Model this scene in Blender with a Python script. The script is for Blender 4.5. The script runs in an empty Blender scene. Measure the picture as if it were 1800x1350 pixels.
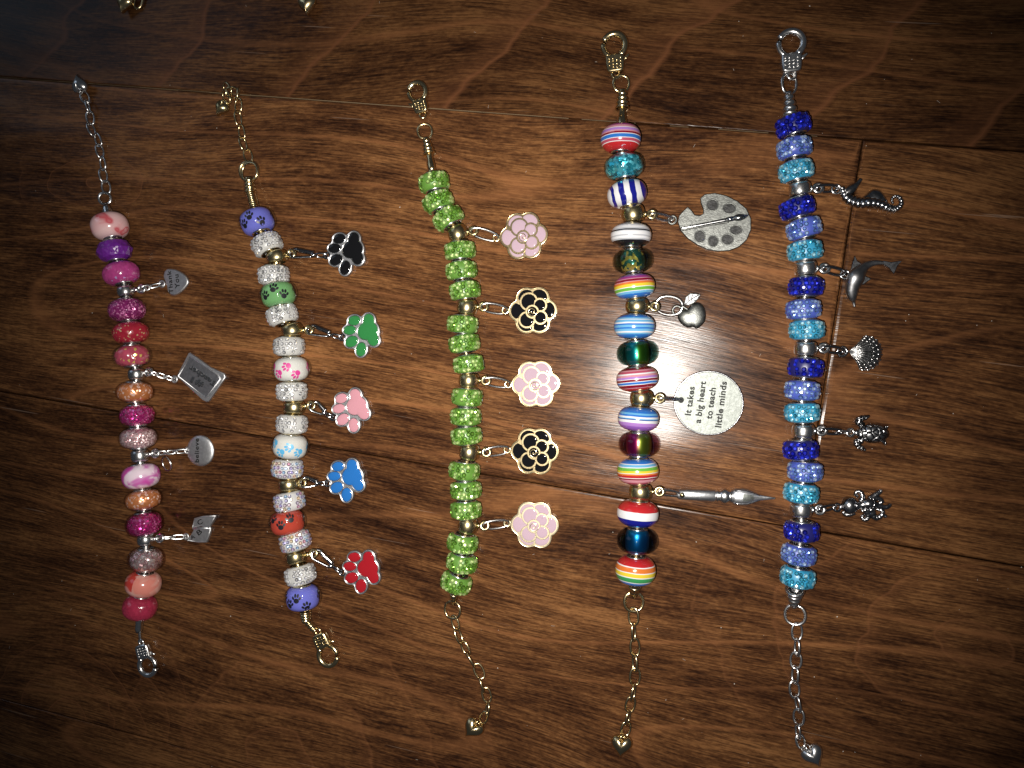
import bpy, math, random
from mathutils import Vector, Matrix, Euler
random.seed(7)
SC = bpy.context.scene
COL = SC.collection
R = math.radians
MM = 0.001

# ------------------------------------------------------------------ camera
CAM_H = 250.0            # mm above the floor
FPX = 1352.0             # focal length in photo pixels (photo 1800 x 1350)
TILT_X, TILT_Y = R(12.0), R(-1.5)
cam_d = bpy.data.cameras.new('camera')
cam_d.sensor_fit = 'HORIZONTAL'
cam_d.sensor_width = 36.0
cam_d.lens = 36.0 * FPX / 1800.0
cam_d.clip_start = 0.01
cam_d.clip_end = 20.0
cam = bpy.data.objects.new('camera', cam_d)
COL.objects.link(cam)
CAM_ROT = Matrix.Rotation(TILT_X, 3, 'Y') @ Matrix.Rotation(TILT_Y, 3, 'X')
cam.matrix_world = Matrix.Translation((0, 0, CAM_H * MM)) @ CAM_ROT.to_4x4()
SC.camera = cam

# ------------------------------------------------------------------ world and lamps
world = bpy.data.worlds.new('World')
SC.world = world
world.use_nodes = True
wb = world.node_tree.nodes['Background']
wb.inputs[0].default_value = (0.75, 0.85, 1.0, 1)
wb.inputs[1].default_value = 0.034

def lamp(name, kind, loc, energy, color, **kw):
    d = bpy.data.lights.new(name, kind)
    d.energy = energy
    d.color = color
    for k, v in kw.items():
        setattr(d, k, v)
    o = bpy.data.objects.new(name, d)
    COL.objects.link(o)
    o.location = loc
    return o
# the flash of the phone that took the picture: just beside the lens
flash = lamp('phone_flash', 'SPOT', (-0.013, -0.009, CAM_H * MM + 0.002), 5.8, (1.0, 0.95, 0.88),
             shadow_soft_size=0.0028, spot_size=R(87), spot_blend=1.0)
flash.rotation_euler = (CAM_ROT @ Matrix.Rotation(R(-2.5), 3, 'Y')).to_euler()
# dim daylight from a window of the dark room, far off to the upper left
win = lamp('room_window', 'AREA', (-1.5, 1.1, 1.25), 2.4, (0.62, 0.78, 1.0), shape='RECTANGLE', size=0.9, size_y=1.2)
win.rotation_euler = (Vector((0, 0, 0)) - win.location).to_track_quat('-Z', 'Y').to_euler()

SC.view_settings.view_transform = 'Standard'
SC.view_settings.look = 'None'
SC.view_settings.exposure = 0.0
SC.view_settings.gamma = 1.0
SC.view_settings.use_curve_mapping = False
SC.render.engine = 'CYCLES'
SC.cycles.use_denoising = True
SC.cycles.max_bounces = 10
SC.cycles.transparent_max_bounces = 16
SC.cycles.caustics_reflective = True
SC.cycles.blur_glossy = 0.3
SC.cycles.sample_clamp_indirect = 4.0

# ------------------------------------------------------------------ photo pixel -> place on the floor (mm)
def P(px, py, z=0.0):
    d = CAM_ROT @ Vector(((px - 900.0) / FPX, (675.0 - py) / FPX, -1.0))
    t = (CAM_H - z) / -d.z
    return Vector((d.x * t, d.y * t, z))
def S(px, py, z=0.0):                      # photo pixels per mm there
    return 20.0 / (P(px + 10, py, z) - P(px - 10, py, z)).length

def SW(px, py, z=0.0):                     # photo pixels per mm across a round body (it is not foreshortened)
    v = P(px, py, z) - Vector((0, 0, CAM_H))
    return S(px, py, z) / (-v.z / v.length)
def SL(px, py, z=0.0):                     # photo pixels per mm along the picture's height
    return 20.0 / (P(px, py + 10, z) - P(px, py - 10, z)).length

# ------------------------------------------------------------------ node helpers
def mat(name):
    m = bpy.data.materials.new(name)
    m.use_nodes = True
    nt = m.node_tree
    return m, nt, nt.nodes['Principled BSDF']
def nd(nt, typ, **kw):
    n = nt.nodes.new(typ)
    for k, v in kw.items():
        if k.startswith('i_'):
            key = k[2:]
            key = int(key) if key.isdigit() else key.replace('_', ' ')
            n.inputs[key].default_value = v
        else:
            setattr(n, k, v)
    return n
def lk(nt, a, b):
    nt.links.new(a, b)
def ramp(nt, stops, interp='LINEAR'):
    n = nt.nodes.new('ShaderNodeValToRGB')
    cr = n.color_ramp
    cr.interpolation = interp
    while len(cr.elements) < len(stops):
        cr.elements.new(0.5)
    for e, (p, c) in zip(cr.elements, stops):
        e.position = p
        e.color = (*c, 1) if len(c) == 3 else c
    return n
def math_n(nt, op, a=None, b=None, clamp=False):
    n = nt.nodes.new('ShaderNodeMath')
    n.operation = op
    n.use_clamp = clamp
    for i, v in enumerate((a, b)):
        if v is None:
            continue
        if isinstance(v, (int, float)):
            n.inputs[i].default_value = v
        else:
            nt.links.new(v, n.inputs[i])
    return n.outputs[0]
def mixc(nt, fac, a, b, mode='MIX'):
    n = nt.nodes.new('ShaderNodeMix')
    n.data_type = 'RGBA'
    n.blend_type = mode
    for sock, v in ((n.inputs[0], fac), (n.inputs[6], a), (n.inputs[7], b)):
        if isinstance(v, (int, float)):
            sock.default_value = v
        elif isinstance(v, tuple):
            sock.default_value = (*v, 1) if len(v) == 3 else v
        else:
            nt.links.new(v, sock)
    return n.outputs[2]
def bump(nt, h, strength, dist, bsdf):
    n = nt.nodes.new('ShaderNodeBump')
    n.inputs['Strength'].default_value = strength
    n.inputs['Distance'].default_value = dist
    nt.links.new(h, n.inputs['Height'])
    nt.links.new(n.outputs[0], bsdf.inputs['Normal'])
    return n

MATS = {}
def metal(name, col, rough=0.16, wear=0.25, dark=(0.05, 0.05, 0.05), grain=0.0):
    m, nt, b = mat(name)
    b.inputs['Metallic'].default_value = 1.0
    tc = nd(nt, 'ShaderNodeTexCoord')
    n = nd(nt, 'ShaderNodeTexNoise', i_Scale=900.0, i_Detail=4.0)
    lk(nt, tc.outputs['Object'], n.inputs['Vector'])
    r = ramp(nt, [(0.38, (wear,) * 3), (0.62, (0, 0, 0))])
    lk(nt, n.outputs[0], r.inputs[0])
    lk(nt, mixc(nt, r.outputs[0], col, dark), b.inputs['Base Color'])
    n2 = nd(nt, 'ShaderNodeTexNoise', i_Scale=2500.0, i_Detail=3.0)
    lk(nt, tc.outputs['Object'], n2.inputs['Vector'])
    lk(nt, math_n(nt, 'ADD', math_n(nt, 'MULTIPLY', n2.outputs[0], 0.14), rough - 0.07), b.inputs['Roughness'])
    if grain:
        bump(nt, n2.outputs[0], grain, 0.0002, b)
    return m
GOLD = metal('gold_plated_metal', (0.76, 0.61, 0.35), 0.22, 0.12, (0.25, 0.14, 0.04))
BRASS = metal('brass_metal', (0.62, 0.52, 0.29), 0.27, 0.2, (0.2, 0.12, 0.03))
SILVER = metal('silver_plated_metal', (0.80, 0.79, 0.78), 0.25, 0.12, (0.2, 0.2, 0.2))
STEEL = metal('dark_steel', (0.45, 0.45, 0.47), 0.16, 0.2, (0.1, 0.1, 0.1))
PEWTER = metal('brushed_pewter', (0.165, 0.17, 0.16), 0.42, 0.45, (0.05, 0.05, 0.05), 0.25)
COIN = metal('coin_pewter', (0.15, 0.16, 0.15), 0.5, 0.5, (0.09, 0.096, 0.09), 0.15)
ANTIQ = metal('antique_silver', (0.44, 0.44, 0.45), 0.23, 0.5, (0.05, 0.05, 0.055))
TAGSIL = metal('satin_silver', (0.66, 0.66, 0.67), 0.45, 0.3, (0.3, 0.3, 0.31), 0.1)

def plain(name, col, rough=0.4, coat=0.0, spec=0.5):
    m, nt, b = mat(name)
    b.inputs['Base Color'].default_value = (*col, 1)
    b.inputs['Roughness'].default_value = rough
    b.inputs['Coat Weight'].default_value = coat
    b.inputs['Coat Roughness'].default_value = 0.03
    b.inputs['Specular IOR Level'].default_value = spec
    return m
INK = plain('blackened_engraving', (0.012, 0.012, 0.012), 0.6, 0, 0.2)
SLATE = metal('slate_grey_inlay', (0.33, 0.33, 0.35), 0.48, 0.3, (0.1, 0.1, 0.11), 0.1)
def enamel(name, col):
    m, nt, b = mat(name)
    tc = nd(nt, 'ShaderNodeTexCoord')
    n = nd(nt, 'ShaderNodeTexNoise', i_Scale=350.0, i_Detail=2.0)
    lk(nt, tc.outputs['Object'], n.inputs['Vector'])
    lk(nt, mixc(nt, math_n(nt, 'MULTIPLY', n.outputs[0], 0.3), col, tuple(c * 0.8 for c in col)), b.inputs['Base Color'])
    b.inputs['Roughness'].default_value = 0.6
    b.inputs['Specular IOR Level'].default_value = 0.0
    b.inputs['Coat Weight'].default_value = 0.8
    b.inputs['Coat Roughness'].default_value = 0.04
    bump(nt, n.outputs[0], 0.06, 0.0003, b)
    return m
E_BLACK = enamel('black_enamel', (0.006, 0.006, 0.007))
E_GREEN = enamel('green_enamel', (0.025, 0.16, 0.045))
E_PINK = enamel('rose_enamel', (0.46, 0.22, 0.26))
E_BLUE = enamel('blue_enamel', (0.018, 0.12, 0.37))
E_RED = enamel('red_enamel', (0.27, 0.010, 0.016))
E_LILAC = enamel('pale_pink_enamel', (0.39, 0.285, 0.34))

# ---- opaque glass beads
def glossy_base(name, rough=0.18):
    m, nt, b = mat(name)
    b.inputs['Roughness'].default_value = rough
    b.inputs['Coat Weight'].default_value = 1.0
    b.inputs['Coat Roughness'].default_value = 0.03
    b.inputs['Subsurface Weight'].default_value = 0.0
    tc = nd(nt, 'ShaderNodeTexCoord')
    return m, nt, b, tc
def striped(name, bands, axis=2, wob=0.012):
    """bands listed from the +axis end to the - end: (width, colour)"""
    m, nt, b, tc = glossy_base(name)
    tot = sum(w for w, c in bands)
    stops, p = [], 0.0
    for w, c in reversed(bands):
        stops.append((p / tot, c))
        p += w
    r = ramp(nt, stops, 'CONSTANT')
    sep = nd(nt, 'ShaderNodeSeparateXYZ')
    lk(nt, tc.outputs['Generated'], sep.inputs[0])
    n = nd(nt, 'ShaderNodeTexNoise', i_Scale=2.2, i_Detail=1.0)
    lk(nt, tc.outputs['Generated'], n.inputs['Vector'])
    w = math_n(nt, 'MULTIPLY', math_n(nt, 'SUBTRACT', n.outputs[0], 0.5), wob * 4)
    lk(nt, math_n(nt, 'ADD', sep.outputs[axis], w), r.inputs[0])
    lk(nt, r.outputs[0], b.inputs['Base Color'])
    return m
def swirled(name, stops, scale=1.6, dist=2.0, seed=0.0, rough=0.18):
    m, nt, b, tc = glossy_base(name, rough)
    mp = nd(nt, 'ShaderNodeMapping')
    mp.inputs['Location'].default_value = (seed, seed * 0.7, seed * 1.3)
    lk(nt, tc.outputs['Generated'], mp.inputs[0])
    n = nd(nt, 'ShaderNodeTexNoise', i_Scale=scale, i_Detail=2.0, i_Distortion=dist)
    lk(nt, mp.outputs[0], n.inputs['Vector'])
    r = ramp(nt, stops)
    lk(nt, n.outputs[0], r.inputs[0])
    lk(nt, r.outputs[0], b.inputs['Base Color'])
    return m
def sparkly(name, col, flake=(1, 0.9, 0.8), amount=0.08, scale=2600.0, rough=0.2, metallic=0.0):
    """coloured glass full of fine glitter"""
    m, nt, b, tc = glossy_base(name, rough)
    v = nd(nt, 'ShaderNodeTexVoronoi', i_Scale=scale)
    lk(nt, tc.outputs['Object'], v.inputs['Vector'])
    sep = nd(nt, 'ShaderNodeSeparateColor')
    lk(nt, v.outputs['Color'], sep.inputs[0])
    f = math_n(nt, 'LESS_THAN', sep.outputs[0], amount)
    n = nd(nt, 'ShaderNodeTexNoise', i_Scale=500.0, i_Detail=3.0)
    lk(nt, tc.outputs['Object'], n.inputs['Vector'])
    base = mixc(nt, n.outputs[0], tuple(c * 0.65 for c in col), tuple(min(1, c * 1.3) for c in col))
    lk(nt, mixc(nt, f, base, flake), b.inputs['Base Color'])
    lk(nt, math_n(nt, 'MAXIMUM', math_n(nt, 'MULTIPLY', f, 0.5), metallic), b.inputs['Metallic'])
    # every flake tilted its own way
    nm = nd(nt, 'ShaderNodeVectorMath', operation='SUBTRACT')
    lk(nt, v.outputs['Color'], nm.inputs[0])
    nm.inputs[1].default_value = (0.5, 0.5, 0.5)
    sc = nd(nt, 'ShaderNodeVectorMath', operation='SCALE')
    lk(nt, nm.outputs[0], sc.inputs[0])
    sc.inputs['Scale'].default_value = 0.9 if metallic > 0.3 else 0.35
    geo = nd(nt, 'ShaderNodeNewGeometry')
    ad = nd(nt, 'ShaderNodeVectorMath', operation='ADD')
    lk(nt, geo.outputs['Normal'], ad.inputs[0])
    lk(nt, sc.outputs[0], ad.inputs[1])
    no = nd(nt, 'ShaderNodeVectorMath', operation='NORMALIZE')
    lk(nt, ad.outputs[0], no.inputs[0])
    lk(nt, no.outputs[0], b.inputs['Normal'])
    return m
def clear_glass(name, tint=(1, 1, 1), absorb=None, density=0.0, rough=0.03, bumpy=0.0, bscale=1500.0):
    """see-through glass wall: Fresnel reflection over straight transmission, colour from absorption in its depth"""
    m = bpy.data.materials.new(name)
    m.use_nodes = True
    nt = m.node_tree
    nt.nodes.clear()
    out = nd(nt, 'ShaderNodeOutputMaterial')
    tr = nd(nt, 'ShaderNodeBsdfTransparent')
    tr.inputs[0].default_value = (*tint, 1)
    gl = nd(nt, 'ShaderNodeBsdfGlossy')
    gl.inputs['Roughness'].default_value = rough
    fr = nd(nt, 'ShaderNodeFresnel')
    bf = nd(nt, 'ShaderNodeNewGeometry')                # same reflectance from either side of the wall
    lk(nt, math_n(nt, 'SUBTRACT', 1.5, math_n(nt, 'MULTIPLY', bf.outputs['Backfacing'], 0.8333)), fr.inputs['IOR'])
    mx = nd(nt, 'ShaderNodeMixShader')
    lk(nt, fr.outputs[0], mx.inputs[0])
    lk(nt, tr.outputs[0], mx.inputs[1])
    lk(nt, gl.outputs[0], mx.inputs[2])
    lk(nt, mx.outputs[0], out.inputs['Surface'])
    if bumpy:
        tc = nd(nt, 'ShaderNodeTexCoord')
        v = nd(nt, 'ShaderNodeTexVoronoi', i_Scale=bscale)
        lk(nt, tc.outputs['Object'], v.inputs['Vector'])
        bp = nd(nt, 'ShaderNodeBump', i_Strength=bumpy, i_Distance=0.0004)
        lk(nt, v.outputs['Distance'], bp.inputs['Height'])
        lk(nt, bp.outputs[0], gl.inputs['Normal'])
        lk(nt, bp.outputs[0], fr.inputs['Normal'])
    if absorb:
        va = nd(nt, 'ShaderNodeVolumeAbsorption')
        va.inputs['Color'].default_value = (*absorb, 1)
        va.inputs['Density'].default_value = density
        lk(nt, va.outputs[0], out.inputs['Volume'])
    return m
CLEAR = clear_glass('clear_glass')
def resin(name, col):
    m, nt, b = mat(name)
    tc = nd(nt, 'ShaderNodeTexCoord')
    n = nd(nt, 'ShaderNodeTexNoise', i_Scale=700.0, i_Detail=3.0)
    lk(nt, tc.outputs['Object'], n.inputs['Vector'])
    lk(nt, mixc(nt, n.outputs[0], tuple(c * 0.75 for c in col), tuple(min(1, c * 1.15) for c in col)), b.inputs['Base Color'])
    b.inputs['Roughness'].default_value = 0.35
    bump(nt, n.outputs[0], 0.4, 0.0002, b)
    return m
def crystal(name, col, bright, ab=False):
    """foil-backed rhinestones: crown facets mirror the room, the table sends the light back; each stone its own brightness"""
    pair = []
    for part, metal_, rough, gain in (('crown', 0.75, 0.13, 1.0), ('table', 0.3, 0.25, 1.0)):
        m, nt, b = mat(name + '_' + part)
        g = nd(nt, 'ShaderNodeNewGeometry')
        if ab:
            stops = [(0.0, (0.7, 0.7, 0.74)), (0.3, (0.42, 0.38, 0.66)), (0.5, (0.75, 0.62, 0.36)),
                     (0.68, (0.66, 0.34, 0.48)), (0.84, (0.34, 0.5, 0.72)), (1.0, (0.95, 0.95, 0.95))]
        else:
            stops = [(0.0, tuple(c * 0.5 for c in col)), (0.4, col), (1.0, bright)]
        r = ramp(nt, [(p, tuple(v * gain for v in c)) for p, c in stops])
        lk(nt, g.outputs['Random Per Island'], r.inputs[0])
        lk(nt, r.outputs[0], b.inputs['Base Color'])
        b.inputs['Metallic'].default_value = metal_
        b.inputs['Roughness'].default_value = rough
        b.inputs['Coat Weight'].default_value = 1.0
        b.inputs['Coat Roughness'].default_value = 0.02
        pair.append(m)
    return pair

# ------------------------------------------------------------------ mesh helpers (all local sizes in mm)
WM = {}
class MB:
    def __init__(s):
        s.v, s.f, s.sm = [], [], []
    def add(s, verts, faces, smooth=True):
        o = len(s.v)
        s.v += [tuple(v) for v in verts]
        s.f += [tuple(i + o for i in f) for f in faces]
        s.sm += [smooth] * len(faces)
        return s
    def mesh(s, name, m):
        me = bpy.data.meshes.new(name)
        me.from_pydata([(x * MM, y * MM, z * MM) for x, y, z in s.v], [], s.f)
        me.polygons.foreach_set('use_smooth', s.sm)
        me.materials.append(m)
        me.update()
        return me
    def build(s, name, m, parent=None, M=None):
        return place(name, s.mesh(name, m), parent, M)
def place(name, me, parent=None, M=None):
    """M: matrix in mm relative to the world (things, parts); None keeps the parent's frame (sub-parts)"""
    o = bpy.data.objects.new(name, me)
    COL.objects.link(o)
    if M is None:
        W = WM[parent] if parent else Matrix()
    else:
        W = Matrix(M)
        W.translation = W.translation * MM
    WM[o] = W
    if parent:
        o.parent = parent
        o.matrix_local = WM[parent].inverted() @ W
    else:
        o.matrix_world = W
    return o
def T(v):
    return Matrix.Translation(v)
def frame(loc, zdir=None, up=Vector((0, 0, 1)), roll=0.0):
    """local Z along zdir, local Y towards up"""
    z = zdir.normalized()
    y = (up - z * up.dot(z)).normalized()
    x = y.cross(z)
    M = Matrix((x, y, z)).transposed().to_4x4()
    M = M @ Matrix.Rotation(roll, 4, 'Z')
    M.translation = loc
    return M
def lathe(mb, prof, n=32, smooth=True, M=None, closed=True, sq=(1, 1)):
    vs, fs = [], []
    k = len(prof)
    for i in range(n):
        a = 2 * math.pi * i / n
        for r, z in prof:
            v = Vector((r * math.cos(a) * sq[0], r * math.sin(a) * sq[1], z))
            vs.append(M @ v if M else v)
    for i in range(n):
        j = (i + 1) % n
        for q in range(k if closed else k - 1):
            w = (q + 1) % k
            fs.append((i * k + q, j * k + q, j * k + w, i * k + w))
    return mb.add(vs, fs, smooth)
def tube(mb, pts, rad, closed=False, n=8, squash=1.0):
    pts = [Vector(p) for p in pts]
    m = len(pts)
    rads = rad if isinstance(rad, (list, tuple)) else [rad] * m
    vs, fs = [], []
    prev = None
    for i, p in enumerate(pts):
        a = pts[(i - 1) % m] if (closed or i > 0) else p
        b = pts[(i + 1) % m] if (closed or i < m - 1) else p
        t = (b - a).normalized()
        if prev is None:
            ref = Vector((0, 0, 1)) if abs(t.z) < 0.9 else Vector((1, 0, 0))
        else:
            ref = prev
        u = (ref - t * ref.dot(t)).normalized()
        prev = u
        w = t.cross(u)
        for q in range(n):
            c = 2 * math.pi * q / n
            vs.append(p + (u * math.cos(c) * squash + w * math.sin(c)) * rads[i])
    for i in range(m if closed else m - 1):
        j = (i + 1) % m
        for q in range(n):
            k = (q + 1) % n
            fs.append((i * n + q, i * n + k, j * n + k, j * n + q))
    if not closed:
        fs.append(tuple(range(n - 1, -1, -1)))
        fs.append(tuple((m - 1) * n + q for q in range(n)))
    return mb.add(vs, fs)
def smooth_path(pts, sub=6, closed=False):
    """Catmull-Rom through tuples of any length"""
    out = []
    m = len(pts)
    rng = range(m if closed else m - 1)
    g = (lambda i: pts[i % m]) if closed else (lambda i: pts[min(max(i, 0), m - 1)])
    for i in rng:
        p0, p1, p2, p3 = g(i - 1), g(i), g(i + 1), g(i + 2)
        for k in range(sub):
            t = k / sub
            out.append(tuple(0.5 * (2 * b + (c - a) * t + (2 * a - 5 * b + 4 * c - d) * t * t + (3 * b - a - 3 * c + d) * t ** 3)
                             for a, b, c, d in zip(p0, p1, p2, p3)))
    if not closed:
        out.append(tuple(pts[-1]))
    return out
def ellipse(cx, cy, rx, ry, rot=0.0, n=24):
    c, s = math.cos(rot), math.sin(rot)
    return [(cx + rx * math.cos(a) * c - ry * math.sin(a) * s, cy + rx * math.cos(a) * s + ry * math.sin(a) * c)
            for a in (2 * math.pi * i / n for i in range(n))]
def offset_poly(pl, d):
    """move a counter-clockwise outline inwards by d"""
    m = len(pl)
    out = []
    for i in range(m):
        a, p, b = Vector(pl[i - 1]), Vector(pl[i]), Vector(pl[(i + 1) % m])
        t = (b - a)
        if t.length < 1e-9:
            out.append(tuple(p))
            continue
        t.normalize()
        out.append((p.x - t.y * d, p.y + t.x * d))
    return out
def ccw(pl):
    a = sum(pl[i - 1][0] * pl[i][1] - pl[i][0] * pl[i - 1][1] for i in range(len(pl)))
    return pl if a > 0 else pl[::-1]
def slab(mb, pl, z0, z1, bev=0.15):
    """flat solid from an outline with a rounded upper edge"""
    pl = ccw(pl)
    m = len(pl)
    rings = [(offset_poly(pl, bev * 0.6), z0), (pl, z0 + bev * 0.6), (pl, z1 - bev), (offset_poly(pl, bev * 0.35), z1 - bev * 0.3), (offset_poly(pl, bev), z1)]
    vs = [(x, y, z) for ring, z in rings for x, y in ring]
    fs = []
    for k in range(len(rings) - 1):
        for i in range(m):
            j = (i + 1) % m
            fs.append((k * m + i, k * m + j, (k + 1) * m + j, (k + 1) * m + i))
    mb.add(vs, fs, True)
    o = len(mb.v)
    mb.add([(x, y, z1) for x, y in rings[-1][0]], [tuple(range(m))], False)
    mb.add([(x, y, z0) for x, y in rings[0][0]], [tuple(range(m - 1, -1, -1))], False)
    return mb
def dome(mb, pl, z0, h, rings=6, power=2.0, both=False, centre=None):
    """puffed shape over a star-shaped outline"""
    pl = ccw(pl)
    m = len(pl)
    cx = sum(p[0] for p in pl) / m if centre is None else centre[0]
    cy = sum(p[1] for p in pl) / m if centre is None else centre[1]
    for sgn in ((1, -1) if both else (1,)):
        vs, fs = [], []
        for k in range(rings):
            t = math.cos(0.5 * math.pi * k / rings)
            z = z0 + sgn * h * (1 - t ** power) ** (1 / power)
            vs += [(cx + (x - cx) * t, cy + (y - cy) * t, z) for x, y in pl]
        vs.append((cx, cy, z0 + sgn * h))
        for k in range(rings - 1):
            for i in range(m):
                j = (i + 1) % m
                q = (k * m + i, k * m + j, (k + 1) * m + j, (k + 1) * m + i)
                fs.append(q if sgn > 0 else q[::-1])
        for i in range(m):
            q = ((rings - 1) * m + i, (rings - 1) * m + (i + 1) % m, rings * m)
            fs.append(q if sgn > 0 else q[::-1])
        mb.add(vs, fs)
    return mb
def polar_union(shapes, n=120, grow=0.0):
    """outline round the origin of the union of ellipses (cx, cy, rx, ry, rot)"""
    out = []
    for i in range(n):
        a = 2 * math.pi * i / n
        d = Vector((math.cos(a), math.sin(a)))
        best = 0.0
        for cx, cy, rx, ry, rot in shapes:
            c, s = math.cos(-rot), math.sin(-rot)
            ox, oy = (-cx * c + cy * s) / (rx + grow), (-cx * s - cy * c) / (ry + grow)
            dx, dy = (d.x * c - d.y * s) / (rx + grow), (d.x * s + d.y * c) / (ry + grow)
            A, B, C = dx * dx + dy * dy, ox * dx + oy * dy, ox * ox + oy * oy - 1
            D = B * B - A * C
            if D >= 0:
                best = max(best, (-B + math.sqrt(D)) / A)
        out.append((d.x * best, d.y * best))
    # soften
    for _ in range(2):
        out = [tuple(0.25 * a + 0.5 * b + 0.25 * c for a, b, c in zip(out[i - 1], out[i], out[(i + 1) % n])) for i in range(n)]
    return out
def torus(mb, c, r, t, axis=Vector((0, 0, 1)), n=22, m=8, sx=1.0):
    M = frame(Vector(c), Vector(axis), Vector((0.13, 1, 0.2)))
    pts = [M @ Vector((r * sx * math.cos(a), r * math.sin(a), 0)) for a in (2 * math.pi * i / n for i in range(n))]
    return tube(mb, pts, t, True, m)
def text_mesh(s, length, height=None, extrude=0.02, bold=0.0):
    """lettering fitted to a length, starting at the origin along +X, in mm"""
    cu = bpy.data.curves.new('lettering', 'FONT')
    cu.body = s
    cu.size = 1.0
    cu.extrude = 0.0
    cu.offset = bold
    cu.space_character = 1.08
    cu.resolution_u = 3
    ob = bpy.data.objects.new('lettering', cu)
    COL.objects.link(ob)
    dg = bpy.context.evaluated_depsgraph_get()
    me = bpy.data.meshes.new_from_object(ob.evaluated_get(dg))
    vs = [v.co.copy() for v in me.vertices]
    fs = [tuple(p.vertices) for p in me.polygons]
    x0, x1 = min(v.x for v in vs), max(v.x for v in vs)
    kx = length / (x1 - x0)
    ky = kx if height is None else height / 0.72
    mb = MB()
    top = [((v.x - x0) * kx, v.y * ky, extrude) for v in vs]
    mb.add(top, fs, False)
    # side walls along open edges
    cnt = {}
    for f in fs:
        for a, b in zip(f, f[1:] + f[:1]):
            cnt[(a, b)] = cnt.get((a, b), 0) + 1
    n = len(vs)
    bot = [(x, y, 0.0) for x, y, z in top]
    mb.add(bot, [f[::-1] for f in fs], False)
    sides = [(b, a, a + n, b + n) for (a, b) in cnt if (b, a) not in cnt]
    mb.f += sides
    mb.sm += [False] * len(sides)
    bpy.data.objects.remove(ob)
    bpy.data.curves.remove(cu)
    bpy.data.meshes.remove(me)
    return mb
def write_on(s, p0, p1, z, parent, m, name='lettering', height=None, extrude=0.03, bold=0.02):
    """text whose baseline runs from photo point p0 to p1 on a face z mm above the floor"""
    a, b = P(*p0, z), P(*p1, z)
    d = b - a
    M = T(a) @ Matrix.Rotation(math.atan2(d.y, d.x), 4, 'Z')
    return text_mesh(s, d.length, height, extrude, bold).build(name, m, parent, M)

def tag(o, label=None, cat=None, group=None, kind=None):
    for k, v in (('label', label), ('category', cat), ('group', group), ('kind', kind)):
        if v:
            o[k] = v
    return o
def thing(name, loc, label, cat, group=None):
    o = bpy.data.objects.new(name, None)
    COL.objects.link(o)
    o.empty_display_size = 0.005
    W = T(Vector(loc) * MM)
    o.matrix_world = W
    WM[o] = W
    return tag(o, label, cat, group)

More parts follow.
